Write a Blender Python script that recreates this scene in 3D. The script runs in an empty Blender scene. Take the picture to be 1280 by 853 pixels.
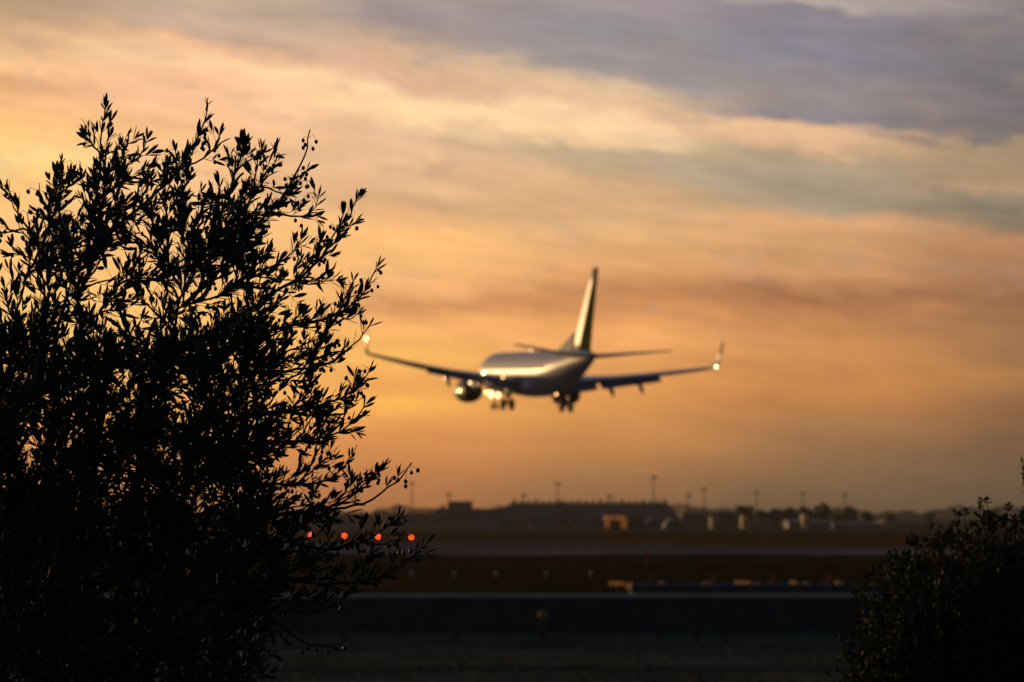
import bpy, bmesh, math, random
import numpy as np
from mathutils import Vector, Matrix, Euler
R = math.radians
random.seed(7)
rng = np.random.default_rng(11)
scene = bpy.context.scene
COL = scene.collection

# ------------------------------------------------------------------ camera
CAMZ = 3.5
cd = bpy.data.cameras.new('camera')
cam = bpy.data.objects.new('camera', cd)
COL.objects.link(cam)
cam.location = (0, 0, CAMZ)
PITCH = math.degrees(math.atan(213.5 / 3500))
cam.rotation_euler = (R(90 + PITCH), 0, 0)
cd.sensor_width = 36.0
cd.lens = 36.0 * 3500 / 1280
cd.clip_start = 0.1
cd.clip_end = 20000
cd.dof.use_dof = True
cd.dof.focus_distance = 9.5
cd.dof.aperture_fstop = cd.lens / 1000 / 0.0208
cd.dof.aperture_blades = 0
scene.camera = cam

# ------------------------------------------------------------------ view
scene.view_settings.view_transform = 'Standard'
scene.view_settings.look = 'None'
scene.view_settings.gamma = 1.0
scene.view_settings.exposure = 0.0
scene.render.engine = 'CYCLES'
scene.cycles.use_denoising = True
scene.cycles.max_bounces = 5
scene.cycles.diffuse_bounces = 2
scene.cycles.glossy_bounces = 2
scene.cycles.transmission_bounces = 2
scene.cycles.transparent_max_bounces = 4
scene.cycles.volume_bounces = 0
scene.cycles.use_adaptive_sampling = True
scene.cycles.adaptive_threshold = 0.012
scene.cycles.sample_clamp_indirect = 4.0

# ------------------------------------------------------------------ sun
SUN_AZ, SUN_EL = -36.0, 4.5          # degrees left of the view axis, degrees up
sd = bpy.data.lights.new('sun', 'SUN')
sd.energy = 1.7
sd.color = (1.0, 0.60, 0.26)
sd.angle = R(0.6)
sun = bpy.data.objects.new('sun', sd)
COL.objects.link(sun)
sdir = Vector((math.sin(R(SUN_AZ)) * math.cos(R(SUN_EL)), math.cos(R(SUN_AZ)) * math.cos(R(SUN_EL)), math.sin(R(SUN_EL))))
sun.rotation_euler = (-sdir).to_track_quat('-Z', 'Y').to_euler()
sun.location = sdir * 200

def lin(c):
    out = []
    for v in c[:3]:
        v = v / 255.0
        out.append(v / 12.92 if v <= 0.04045 else ((v + 0.055) / 1.055) ** 2.4)
    return tuple(out)

# ------------------------------------------------------------------ sky (world)
world = bpy.data.worlds.new('World')
scene.world = world
world.use_nodes = True
NT = world.node_tree
NT.nodes.clear()
def N(t, **k):
    n = NT.nodes.new(t)
    for a, b in k.items():
        setattr(n, a, b)
    return n
def put(sock, v):
    if isinstance(v, (int, float)):
        sock.default_value = v
    else:
        NT.links.new(v, sock)
def M_(op, a, b=0.0, c=0.0, clamp=False):
    n = N('ShaderNodeMath', operation=op)
    n.use_clamp = clamp
    put(n.inputs[0], a); put(n.inputs[1], b); put(n.inputs[2], c)
    return n.outputs[0]
def smooth(v, a, b, lo=0.0, hi=1.0):
    n = N('ShaderNodeMapRange', interpolation_type='SMOOTHSTEP')
    put(n.inputs[0], v)
    n.inputs[1].default_value = a; n.inputs[2].default_value = b
    n.inputs[3].default_value = lo; n.inputs[4].default_value = hi
    return n.outputs[0]
def mixc(f, a, b, mode='MIX'):
    n = N('ShaderNodeMix', data_type='RGBA', blend_type=mode)
    put(n.inputs[0], f)
    for s, v in ((n.inputs[6], a), (n.inputs[7], b)):
        if isinstance(v, tuple):
            s.default_value = (*v[:3], 1)
        else:
            NT.links.new(v, s)
    return n.outputs[2]
def noise(x, y, z, detail=5, rough=0.55):
    cv = N('ShaderNodeCombineXYZ')
    put(cv.inputs[0], x); put(cv.inputs[1], y); put(cv.inputs[2], z)
    n = N('ShaderNodeTexNoise')
    n.inputs['Scale'].default_value = 1.0
    n.inputs['Detail'].default_value = detail
    n.inputs['Roughness'].default_value = rough
    NT.links.new(cv.outputs[0], n.inputs['Vector'])
    return M_('SUBTRACT', n.outputs[0], 0.5)
tc = N('ShaderNodeTexCoord')
sx = N('ShaderNodeSeparateXYZ')
NT.links.new(tc.outputs['Generated'], sx.inputs[0])
az = M_('MULTIPLY', M_('ARCTAN2', sx.outputs[0], sx.outputs[1]), 57.29578)
el = M_('MULTIPLY', M_('ARCSINE', sx.outputs[2]), 57.29578)
# streaks run down to the right: shear the noise lookup
sh = M_('ADD', el, M_('MULTIPLY', az, 0.13))
hi_w = smooth(el, 0.8, 5.0)
w1 = noise(M_('MULTIPLY', az, 0.16), M_('MULTIPLY', sh, 0.55), 3.1, 4)
w2 = noise(M_('MULTIPLY', az, 0.62), M_('MULTIPLY', sh, 1.7), 9.7, 5, 0.62)
w3 = noise(M_('MULTIPLY', az, 0.22), M_('MULTIPLY', sh, 0.8), 21.3, 3)
warp = M_('ADD', M_('MULTIPLY', w1, 1.05), M_('MULTIPLY', w2, 0.8))
elw = M_('ADD', el, M_('MULTIPLY', warp, M_('ADD', M_('MULTIPLY', hi_w, 0.85), 0.15)))
azw = M_('ADD', az, M_('MULTIPLY', w3, 4.0))
ycoord = M_('SUBTRACT', 640.0, M_('MULTIPLY', elw, 61.1))
c_idx = M_('ADD', M_('DIVIDE', azw, 4.19), 2.5)
# the cloud bank dips towards the right
SH = [-20, 0, 30, 80, 115, 128]
shr = N('ShaderNodeValToRGB'); shr.color_ramp.interpolation = 'B_SPLINE'
for i, s in enumerate(SH):
    e = shr.color_ramp.elements[0] if i == 0 else (shr.color_ramp.elements[1] if i == 1 else shr.color_ramp.elements.new(i / 5))
    e.position = i / 5
    v = (s + 20) / 150
    e.color = (v, v, v, 1)
put(shr.inputs[0], M_('DIVIDE', c_idx, 5.0))
Sv = M_('SUBTRACT', M_('MULTIPLY', shr.outputs[0], 150.0), 20.0)
wv = smooth(ycoord, 220, 350, 1.0, 0.0)
yp = M_('SUBTRACT', ycoord, M_('MULTIPLY', Sv, wv))
tpos = M_('DIVIDE', M_('ADD', yp, 150.0), 810.0, clamp=True)
def wpy(y):
    t = min(1, max(0, (y - 220) / 130)); return 1 - t * t * (3 - 2 * t)
COLS = [
 [(0,180,150,126),(20,190,157,128),(45,215,175,138),(75,225,180,140),(90,250,197,146),(112,228,172,129),(135,245,185,135),(160,250,195,130),(200,255,215,145),(225,252,200,130),(300,255,196,130),(400,250,198,118),(500,240,170,92),(560,225,145,80),(600,200,125,72),(640,165,102,62)],
 [(0,195,170,150),(20,205,175,155),(50,196,166,146),(62,235,185,150),(80,255,210,165),(95,250,195,155),(120,248,195,155),(180,245,190,140),(250,248,195,140),(330,250,190,125),(420,250,190,110),(500,240,170,90),(560,225,150,85),(600,198,126,73),(640,162,104,64)],
 [(0,165,148,148),(30,158,142,145),(45,175,155,145),(65,220,180,150),(85,215,170,145),(110,255,215,170),(145,255,215,165),(165,225,185,150),(200,235,190,150),(240,215,170,130),(290,250,190,125),(335,250,190,125),(368,240,175,115),(385,210,145,95),(410,250,180,110),(440,250,185,100),(480,237,165,90),(500,250,180,90),(540,225,150,85),(580,200,130,75),(610,180,115,68),(640,160,104,64)],
 [(0,165,150,158),(30,148,142,148),(60,148,142,148),(90,165,152,150),(105,215,185,155),(130,230,190,155),(150,252,214,170),(180,245,206,162),(195,192,167,140),(215,187,162,136),(240,210,170,130),(300,225,175,125),(340,225,165,110),(375,195,135,90),(400,220,150,95),(420,240,170,105),(450,230,160,95),(500,220,150,85),(530,205,140,80),(560,190,130,75),(600,160,110,70),(640,125,88,60)],
 [(0,180,165,165),(12,185,168,165),(25,138,132,143),(80,134,131,145),(120,150,140,142),(158,142,132,140),(170,235,190,150),(182,225,180,145),(195,177,157,132),(230,166,150,130),(265,170,150,128),(285,220,165,120),(320,202,152,107),(350,200,145,100),(370,167,113,77),(400,195,135,85),(440,205,140,85),(500,195,130,75),(530,167,117,76),(570,142,105,75),(600,122,92,65),(640,92,75,58)],
 [(0,150,138,140),(30,130,123,130),(80,122,116,124),(150,115,110,115),(178,120,112,112),(190,165,140,115),(225,170,142,115),(240,185,150,118),(252,150,135,115),(270,127,116,101),(290,136,118,98),(310,185,135,100),(340,175,125,90),(370,152,107,78),(400,155,112,80),(450,160,115,78),(470,175,125,75),(500,150,105,72),(550,117,87,63),(600,97,79,60),(640,80,68,55)],
]
res = None
for i, colm in enumerate(COLS):
    rmp = N('ShaderNodeValToRGB')
    rmp.color_ramp.interpolation = 'LINEAR'
    els = rmp.color_ramp.elements
    for j, (y, r, g, b) in enumerate(colm):
        p = (y - SH[i] * wpy(y) + 150) / 810
        e = els[j] if j < 2 else els.new(p)
        e.position = p
        e.color = (*lin((r, g, b)), 1)
    put(rmp.inputs[0], tpos)
    if res is None:
        res = rmp.outputs[0]
    else:
        res = mixc(smooth(c_idx, i - 1.0, float(i)), res, rmp.outputs[0])
# fine wisps
f1 = noise(M_('MULTIPLY', az, 0.50), M_('MULTIPLY', sh, 2.4), 40.0, 8, 0.66)
f2 = noise(M_('MULTIPLY', az, 0.11), M_('MULTIPLY', el, 2.2), 55.0, 4, 0.5)
amp = smooth(el, 0.3, 4.0, 0.16, 0.70)
br = M_('ADD', 1.04, M_('ADD', M_('MULTIPLY', f1, amp), M_('MULTIPLY', f2, 0.20)))
vm = N('ShaderNodeVectorMath', operation='SCALE')
NT.links.new(res, vm.inputs[0]); put(vm.inputs['Scale'], br)
res = mixc(1.0, vm.outputs[0], (1.01, 1.0, 0.945), 'MULTIPLY')
f3 = noise(M_('MULTIPLY', az, 0.55), M_('MULTIPLY', sh, 1.25), 77.0, 5, 0.6)
tm = M_('MULTIPLY', smooth(f3, 0.02, 0.22, 0.0, 0.30), M_('MULTIPLY', smooth(el, 3.2, 5.0), smooth(el, 9.5, 11.5, 1.0, 0.0)))
res = mixc(tm, res, lin((172, 146, 128)))
# glow round the low sun, outside the picture on the left
d1 = M_('POWER', M_('DIVIDE', M_('SUBTRACT', az, -35.0), 8.5), 2.0)
d2 = M_('POWER', M_('DIVIDE', M_('SUBTRACT', el, 3.5), 3.8), 2.0)
gl = M_('EXPONENT', M_('MULTIPLY', M_('ADD', d1, d2), -1.0))
res = mixc(1.0, res, mixc(gl, (0, 0, 0), (2.3, 1.15, 0.38)), 'ADD')
# the rest of the dome: Nishita
sky = N('ShaderNodeTexSky', sky_type='NISHITA')
sky.sun_disc = False
sky.sun_elevation = R(SUN_EL)
sky.sun_rotation = R(SUN_AZ)
sky.air_density = 1.6; sky.dust_density = 0.6; sky.ozone_density = 4.0
vs = N('ShaderNodeVectorMath', operation='SCALE')
NT.links.new(sky.outputs[0], vs.inputs[0]); vs.inputs['Scale'].default_value = 0.085
tint = mixc(1.0, vs.outputs[0], (0.74, 0.88, 1.12), 'MULTIPLY')
absaz = M_('ABSOLUTE', M_('ADD', az, 6.0))
mask = M_('MULTIPLY', smooth(el, 13.0, 32.0, 1.0, 0.0), smooth(absaz, 38.0, 75.0, 1.0, 0.0))
res = mixc(mask, tint, res)
bg = N('ShaderNodeBackground'); bg.inputs[1].default_value = 1.0
NT.links.new(res, bg.inputs[0])
wo = N('ShaderNodeOutputWorld')
NT.links.new(bg.outputs[0], wo.inputs[0])
world.cycles.sampling_method = 'MANUAL'
world.cycles.sample_map_resolution = 1024

# ------------------------------------------------------------------ helpers
def tag(o, label=None, cat=None, group=None, kind=None):
    if label: o['label'] = label
    if cat: o['category'] = cat
    if group: o['group'] = group
    if kind: o['kind'] = kind
    return o
def empty(name, loc=(0, 0, 0), rot=(0, 0, 0)):
    o = bpy.data.objects.new(name, None)
    o.location = loc; o.rotation_euler = rot
    o.empty_display_size = 0.2
    COL.objects.link(o)
    return o
def mesh_obj(name, verts, faces, mat, parent=None, smooth_=False, loc=None):
    me = bpy.data.meshes.new(name)
    me.from_pydata([tuple(v) for v in verts], [], faces)
    me.materials.append(mat)
    if smooth_:
        me.shade_smooth()
    me.update()
    o = bpy.data.objects.new(name, me)
    COL.objects.link(o)
    if parent: o.parent = parent
    if loc is not None: o.location = loc
    return o
class MB:
    def __init__(s): s.v = []; s.f = []
    def add(s, v, f):
        b = len(s.v); s.v += [tuple(p) for p in v]; s.f += [tuple(b + i for i in q) for q in f]; return s
    def box(s, x0, x1, y0, y1, z0, z1):
        return s.add([(x0,y0,z0),(x1,y0,z0),(x1,y1,z0),(x0,y1,z0),(x0,y0,z1),(x1,y0,z1),(x1,y1,z1),(x0,y1,z1)],
                     [(0,3,2,1),(4,5,6,7),(0,1,5,4),(1,2,6,5),(2,3,7,6),(3,0,4,7)])
    def tube(s, pts, rad, n=8, cap=True):
        pts = [Vector(p) for p in pts]
        if isinstance(rad, (int, float)): rad = [rad] * len(pts)
        b = len(s.v); prev = None
        for i, p in enumerate(pts):
            d = (pts[min(i + 1, len(pts) - 1)] - pts[max(i - 1, 0)])
            d = d.normalized() if d.length > 1e-9 else Vector((0, 0, 1))
            if prev is None:
                a = Vector((0, 0, 1)) if abs(d.z) < 0.9 else Vector((1, 0, 0))
                u = d.cross(a).normalized()
            else:
                u = (prev - d * prev.dot(d))
                u = u.normalized() if u.length > 1e-6 else d.orthogonal().normalized()
            prev = u
            w = d.cross(u)
            for k in range(n):
                t = 2 * math.pi * k / n
                s.v.append(tuple(p + (u * math.cos(t) + w * math.sin(t)) * rad[i]))
        for i in range(len(pts) - 1):
            for k in range(n):
                k2 = (k + 1) % n
                s.f.append((b + i*n + k, b + i*n + k2, b + (i+1)*n + k2, b + (i+1)*n + k))
        if cap:
            s.f.append(tuple(b + k for k in range(n))[::-1])
            s.f.append(tuple(b + (len(pts) - 1) * n + k for k in range(n)))
        return s
    def loft(s, rings, cap=True):
        b = len(s.v); n = len(rings[0])
        for r_ in rings: s.v += [tuple(p) for p in r_]
        for i in range(len(rings) - 1):
            for k in range(n):
                k2 = (k + 1) % n
                s.f.append((b + i*n + k, b + i*n + k2, b + (i+1)*n + k2, b + (i+1)*n + k))
        if cap:
            s.f.append(tuple(b + k for k in range(n))[::-1])
            s.f.append(tuple(b + (len(rings) - 1) * n + k for k in range(n)))
        return s
    def ball(s, c, r, nu=8, nv=6, sc=(1, 1, 1)):
        rings = []
        for j in range(nv + 1):
            ph = -math.pi/2 + math.pi * j / nv
            rr = max(1e-4, math.cos(ph)) * r
            rings.append([(c[0] + rr*math.cos(2*math.pi*k/nu)*sc[0], c[1] + rr*math.sin(2*math.pi*k/nu)*sc[1], c[2] + r*math.sin(ph)*sc[2]) for k in range(nu)])
        return s.loft(rings)
    def obj(s, name, mat, parent=None, sm=False, loc=None):
        return mesh_obj(name, s.v, s.f, mat, parent, sm, loc)

def mat(name, col, rough=0.6, metal=0.0, coat=0.0, spec=0.5, emit=None, estr=0.0, nscale=None, namp=0.0, col2=None, bump=0.0, coat_rough=0.08):
    m = bpy.data.materials.new(name); m.use_nodes = True
    nt = m.node_tree; b = nt.nodes['Principled BSDF']
    b.inputs['Roughness'].default_value = rough
    b.inputs['Metallic'].default_value = metal
    b.inputs['Specular IOR Level'].default_value = spec
    b.inputs['Coat Weight'].default_value = coat
    b.inputs['Coat Roughness'].default_value = coat_rough
    b.inputs['Base Color'].default_value = (*col, 1)
    if emit:
        b.inputs['Emission Color'].default_value = (*emit, 1)
        b.inputs['Emission Strength'].default_value = estr
    if nscale:
        g = nt.nodes.new('ShaderNodeTexCoord')
        n = nt.nodes.new('ShaderNodeTexNoise'); n.inputs['Scale'].default_value = nscale; n.inputs['Detail'].default_value = 5
        nt.links.new(g.outputs['Object'], n.inputs['Vector'])
        r_ = nt.nodes.new('ShaderNodeValToRGB')
        r_.color_ramp.elements[0].position = 0.35; r_.color_ramp.elements[1].position = 0.68
        c2 = col2 if col2 else tuple(c * (1 - namp) for c in col)
        r_.color_ramp.elements[0].color = (*col, 1); r_.color_ramp.elements[1].color = (*c2, 1)
        nt.links.new(n.outputs[0], r_.inputs[0]); nt.links.new(r_.outputs[0], b.inputs['Base Color'])
        if bump:
            bp = nt.nodes.new('ShaderNodeBump'); bp.inputs['Strength'].default_value = bump
            nt.links.new(n.outputs[0], bp.inputs['Height']); nt.links.new(bp.outputs[0], b.inputs['Normal'])
    return m

# where a photo pixel (1280 wide) lies at forward distance d: used only to measure positions of real things
def PX(px, d): return (px - 640.0) / 3500.0 * d
def PZ(py, d): return CAMZ + (640.0 - py) / 3500.0 * d

# ------------------------------------------------------------------ ground
def ground_mat(name, c1, c2, s1, s2, rough=0.95, bump=0.3):
    m = bpy.data.materials.new(name); m.use_nodes = True
    nt = m.node_tree; b = nt.nodes['Principled BSDF']
    b.inputs['Roughness'].default_value = rough
    b.inputs['Specular IOR Level'].default_value = 0.0
    g = nt.nodes.new('ShaderNodeTexCoord')
    mp = nt.nodes.new('ShaderNodeMapping'); mp.inputs['Scale'].default_value = (1, 1.0, 1)
    nt.links.new(g.outputs['Object'], mp.inputs[0])
    a = nt.nodes.new('ShaderNodeTexNoise'); a.inputs['Scale'].default_value = s1; a.inputs['Detail'].default_value = 6
    a2 = nt.nodes.new('ShaderNodeTexNoise'); a2.inputs['Scale'].default_value = s2; a2.inputs['Detail'].default_value = 8; a2.inputs['Roughness'].default_value = 0.7
    for n in (a, a2): nt.links.new(mp.outputs[0], n.inputs['Vector'])
    ad = nt.nodes.new('ShaderNodeMath'); ad.operation = 'MULTIPLY_ADD'; ad.inputs[1].default_value = 0.5
    nt.links.new(a.outputs[0], ad.inputs[0])
    h = nt.nodes.new('ShaderNodeMath'); h.operation = 'MULTIPLY'; h.inputs[1].default_value = 0.5
    nt.links.new(a2.outputs[0], h.inputs[0]); nt.links.new(h.outputs[0], ad.inputs[2])
    r_ = nt.nodes.new('ShaderNodeValToRGB')
    r_.color_ramp.elements[0].position = 0.38; r_.color_ramp.elements[1].position = 0.62
    r_.color_ramp.elements[0].color = (*c1, 1); r_.color_ramp.elements[1].color = (*c2, 1)
    nt.links.new(ad.outputs[0], r_.inputs[0]); nt.links.new(r_.outputs[0], b.inputs['Base Color'])
    bp = nt.nodes.new('ShaderNodeBump'); bp.inputs['Strength'].default_value = bump; bp.inputs['Distance'].default_value = 0.05
    nt.links.new(a2.outputs[0], bp.inputs['Height']); nt.links.new(bp.outputs[0], b.inputs['Normal'])
    return m
def ground_z(x, y):
    t = min(1, max(0, (y - 16) / 30.0)); t = t * t * (3 - 2 * t)
    return 1.9 * (1 - t)
YS = [-60, -30, 0, 6, 10, 14, 16] + list(range(18, 48, 2)) + [50, 56, 62, 68, 75, 81, 90, 110, 150, 220, 400, 800, 1500, 2400]
XS = [-900, -400, -150, -60, -30, -15, -8, -4, 0, 4, 8, 15, 30, 60, 150, 400, 900]
gv = [(x, y, ground_z(x, y)) for y in YS for x in XS]
gf = []
nx = len(XS)
for j in range(len(YS) - 1):
    for i in range(nx - 1):
        gf.append((j*nx+i, j*nx+i+1, (j+1)*nx+i+1, (j+1)*nx+i))
M_near = ground_mat('near_grass_soil', (0.060, 0.052, 0.028), (0.190, 0.160, 0.100), 0.35, 1.5)
o = mesh_obj('ground', gv, gf, M_near, None, True); tag(o, kind='structure')
def sheet(name, x0, x1, y0, y1, z, m, x0b=None, x1b=None, n=1):
    x0b = x0 if x0b is None else x0b; x1b = x1 if x1b is None else x1b
    o = mesh_obj(name, [(x0,y0,z),(x1,y0,z),(x1b,y1,z),(x0b,y1,z)], [(0,1,2,3)], m)
    return tag(o, kind='structure')
M_olive = ground_mat('olive_grass', (0.020, 0.015, 0.002), (0.034, 0.024, 0.004), 0.05, 0.8)
M_rust = ground_mat('dry_rust_grass', (0.10, 0.032, 0.005), (0.13, 0.045, 0.009), 0.02, 0.3)
M_far = ground_mat('far_dry_field', (0.07, 0.045, 0.030), (0.09, 0.058, 0.038), 0.01, 0.1)
M_run = ground_mat('worn_asphalt', (0.105, 0.085, 0.085), (0.15, 0.122, 0.118), 0.03, 0.4, rough=0.75, bump=0.1)
def D(y): return 3500 * CAMZ / (y - 640.0)
def strip(name, x0, x1, near, far, z, m, rough_=0.02, n=160, seed=1):
    rg = random.Random(seed); pts = []
    fs = [(rg.uniform(.02, .6), rg.uniform(0, 6)) for _ in range(7)]
    def wob(x, k): return sum(math.sin(x*f + p + k*2.1)/(1+3*f) for f, p in fs)*rough_
    vs_ = []
    for i in range(n+1):
        x = x0 + (x1-x0)*i/n
        a, b = near(x), far(x)
        vs_ += [(x, a*(1+wob(x, 0)), z), (x, b*(1+wob(x, 1)), z)]
    o = mesh_obj(name, vs_, [(2*i, 2*i+2, 2*i+3, 2*i+1) for i in range(n)], m)
    return tag(o, kind='structure')
def lerp(x, a, b, u, v):
    t = min(1, max(0, (x-a)/(b-a))); return u + (v-u)*t
strip('grass_field', -160, 160, lambda x: 83.5, lambda x: D(690), 0.004, M_olive, 0.0)
M_worn = ground_mat('bare_worn_ground', (0.050, 0.026, 0.006), (0.075, 0.038, 0.010), 0.06, 0.9)
strip('bare_patch', -60, 9, lambda x: lerp(x, -30, 5, D(733), D(737)), lambda x: D(727), 0.008, M_worn, 0.03, seed=4)
strip('dry_field', -600, 600, lambda x: D(690), lambda x: D(665), 0.004, M_rust, 0.0)
strip('worn_verge', -500, 600, lambda x: D(672), lambda x: D(667), 0.008, M_olive, 0.012, seed=8)
strip('taxiway', -400, 300, lambda x: D(693), lambda x: lerp(x, 0, 40, D(678), D(684.5)), 0.012, M_run, 0.008, seed=6)
M_paint = mat('worn_grey_paint', (0.22, 0.20, 0.20), 0.8)
strip('taxiway_edge_line', -300, 200, lambda x: D(691.2), lambda x: D(690.9), 0.016, M_paint, 0.004, seed=6)
sheet('far_field', -880, 880, D(665), 2390, 0.004, M_far)
# faint worn track in the near grass
M_track = ground_mat('worn_track', (0.045, 0.045, 0.035), (0.075, 0.07, 0.055), 0.4, 3)
sheet('dirt_track', -60, 60, 61.5, 64.0, 0.006, M_track)

# ------------------------------------------------------------------ boundary wall
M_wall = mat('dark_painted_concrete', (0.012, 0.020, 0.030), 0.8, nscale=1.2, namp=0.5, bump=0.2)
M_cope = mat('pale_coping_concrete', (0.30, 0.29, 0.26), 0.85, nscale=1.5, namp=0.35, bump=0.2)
w = empty('boundary_wall', (0, 81.5, 0))
tag(w, 'long low dark boundary wall with a thin pale coping across the grass', 'wall')
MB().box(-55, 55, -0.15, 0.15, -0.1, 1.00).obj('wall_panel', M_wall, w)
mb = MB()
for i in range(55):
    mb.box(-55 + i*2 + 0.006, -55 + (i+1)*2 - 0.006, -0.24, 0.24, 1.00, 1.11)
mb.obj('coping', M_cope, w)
mb = MB()
for i in range(23):
    x = -55 + i*5
    mb.box(x - 0.15, x + 0.15, -0.20, -0.152, -0.1, 0.998)
mb.obj('buttress', M_wall, w)
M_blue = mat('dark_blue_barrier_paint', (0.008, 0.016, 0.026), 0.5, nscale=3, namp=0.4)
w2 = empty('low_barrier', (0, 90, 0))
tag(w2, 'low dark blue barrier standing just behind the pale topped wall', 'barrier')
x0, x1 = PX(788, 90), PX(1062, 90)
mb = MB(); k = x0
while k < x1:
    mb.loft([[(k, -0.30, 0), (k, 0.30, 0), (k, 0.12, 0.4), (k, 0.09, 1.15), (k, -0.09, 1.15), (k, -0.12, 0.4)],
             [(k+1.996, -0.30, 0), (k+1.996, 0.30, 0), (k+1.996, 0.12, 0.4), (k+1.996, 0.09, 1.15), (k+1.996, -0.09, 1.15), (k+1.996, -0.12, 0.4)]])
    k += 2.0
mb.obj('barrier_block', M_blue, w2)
mb = MB().tube([(x0, 0, 1.17), (x1, 0, 1.17)], 0.03, 6); mb.obj('rail', mat('rail_metal', (0.15, 0.2, 0.25), 0.4, 0.6), w2)

# ------------------------------------------------------------------ foliage generator
class Plant:
    """collects woody tubes, leaves, fruit positions"""
    def __init__(s, leaf_len, leaf_w, leaf_bend=0.12):
        s.wood = MB(); s.leaf = []; s.fruit = []; s.L = leaf_len; s.W = leaf_w; s.bend = leaf_bend
    def add_leaf(s, p, d, up, L):
        s.leaf.append((p, d, up, L))
    def leaves_obj(s, name, m, parent, shape):
        n = len(s.leaf)
        P = np.array([l[0] for l in s.leaf]); Dv = np.array([l[1] for l in s.leaf]); U = np.array([l[2] for l in s.leaf]); L = np.array([l[3] for l in s.leaf])
        Dv /= np.linalg.norm(Dv, axis=1)[:, None]
        S = np.cross(Dv, U); S /= (np.linalg.norm(S, axis=1)[:, None] + 1e-9)
        Nn = np.cross(S, Dv)
        st = len(shape)
        wv_ = s.W * (L / s.L) * rng.uniform(0.65, 1.3, n)
        bend = rng.normal(0, 1, n) * s.bend
        V = np.zeros((n, 1 + 2 * (st - 2) + 1 + (st - 2), 3))
        # verts: base, for each inner station (left, mid, right), tip
        V = np.zeros((n, 2 + 3 * (st - 2), 3))
        V[:, 0] = P
        for i, (t, w_) in enumerate(shape[1:-1]):
            c = P + Dv * (L * t)[:, None] + Nn * (bend * L * t * t)[:, None]
            V[:, 1 + 3*i] = c - S * (wv_ * w_ / 2)[:, None] + Nn * (wv_ * 0.12)[:, None]
            V[:, 2 + 3*i] = c
            V[:, 3 + 3*i] = c + S * (wv_ * w_ / 2)[:, None] + Nn * (wv_ * 0.12)[:, None]
        V[:, -1] = P + Dv * L[:, None] + Nn * (bend * L)[:, None]
        F = []
        k = st - 2
        F += [(0, 2, 1, -1), (0, 3, 2, -1)]
        for i in range(k - 1):
            a = 1 + 3*i; b = 4 + 3*i
            F += [(a, a+1, b+1, b), (a+1, a+2, b+2, b+1)]
        a = 1 + 3*(k-1); tip = 1 + 3*k
        F += [(a, a+1, tip, -1), (a+1, a+2, tip, -1)]
        sizes = [3 if f[3] == -1 else 4 for f in F]
        flat = []
        for f in F: flat += [i for i in f if i != -1]
        nvp = 2 + 3 * k
        loops = (np.array(flat)[None, :] + (np.arange(n) * nvp)[:, None]).ravel().astype(np.int32)
        sz = np.tile(np.array(sizes), n)
        starts = np.concatenate([[0], np.cumsum(sz)[:-1]]).astype(np.int32)
        me = bpy.data.meshes.new(name)
        me.vertices.add(n * nvp); me.vertices.foreach_set('co', V.reshape(-1).astype(np.float32))
        me.loops.add(len(loops)); me.loops.foreach_set('vertex_index', loops)
        me.polygons.add(len(sz)); me.polygons.foreach_set('loop_start', starts)
        me.update(calc_edges=True); me.validate()
        me.materials.append(m); me.shade_smooth()
        o = bpy.data.objects.new(name, me); COL.objects.link(o); o.parent = parent
        return o

def leaf_mat(name, front, back, rough=0.45, trans=(0.1, 0.12, 0.03), tw=0.12):
    m = bpy.data.materials.new(name); m.use_nodes = True
    nt = m.node_tree; b = nt.nodes['Principled BSDF']; out = nt.nodes['Material Output']
    geo = nt.nodes.new('ShaderNodeNewGeometry')
    mx = nt.nodes.new('ShaderNodeMix'); mx.data_type = 'RGBA'
    mx.inputs[6].default_value = (*front, 1); mx.inputs[7].default_value = (*back, 1)
    nt.links.new(geo.outputs['Backfacing'], mx.inputs[0])
    nn = nt.nodes.new('ShaderNodeTexNoise'); nn.inputs['Scale'].default_value = 6.0
    tcn = nt.nodes.new('ShaderNodeTexCoord'); nt.links.new(tcn.outputs['Object'], nn.inputs['Vector'])
    hs = nt.nodes.new('ShaderNodeHueSaturation'); hs.inputs['Saturation'].default_value = 1.0
    mr = nt.nodes.new('ShaderNodeMapRange'); mr.inputs[3].default_value = 0.6; mr.inputs[4].default_value = 1.4
    nt.links.new(nn.outputs[0], mr.inputs[0]); nt.links.new(mr.outputs[0], hs.inputs['Value'])
    nt.links.new(mx.outputs[2], hs.inputs['Color']); nt.links.new(hs.outputs[0], b.inputs['Base Color'])
    b.inputs['Roughness'].default_value = rough
    b.inputs['Specular IOR Level'].default_value = 0.14
    tr = nt.nodes.new('ShaderNodeBsdfTranslucent'); tr.inputs[0].default_value = (*trans, 1)
    ms = nt.nodes.new('ShaderNodeMixShader'); ms.inputs[0].default_value = tw
    nt.links.new(b.outputs[0], ms.inputs[1]); nt.links.new(tr.outputs[0], ms.inputs[2]); nt.links.new(ms.outputs[0], out.inputs[0])
    return m

def bez(a, b, c, d, n):
    out = []
    for i in range(n + 1):
        t = i / n; s_ = 1 - t
        out.append(a*(s_**3) + b*(3*s_*s_*t) + c*(3*s_*t*t) + d*(t**3))
    return out
def rnd3(s): return Vector((random.gauss(0, s), random.gauss(0, s), random.gauss(0, s)))
UP = Vector((0, 0, 1))

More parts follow.
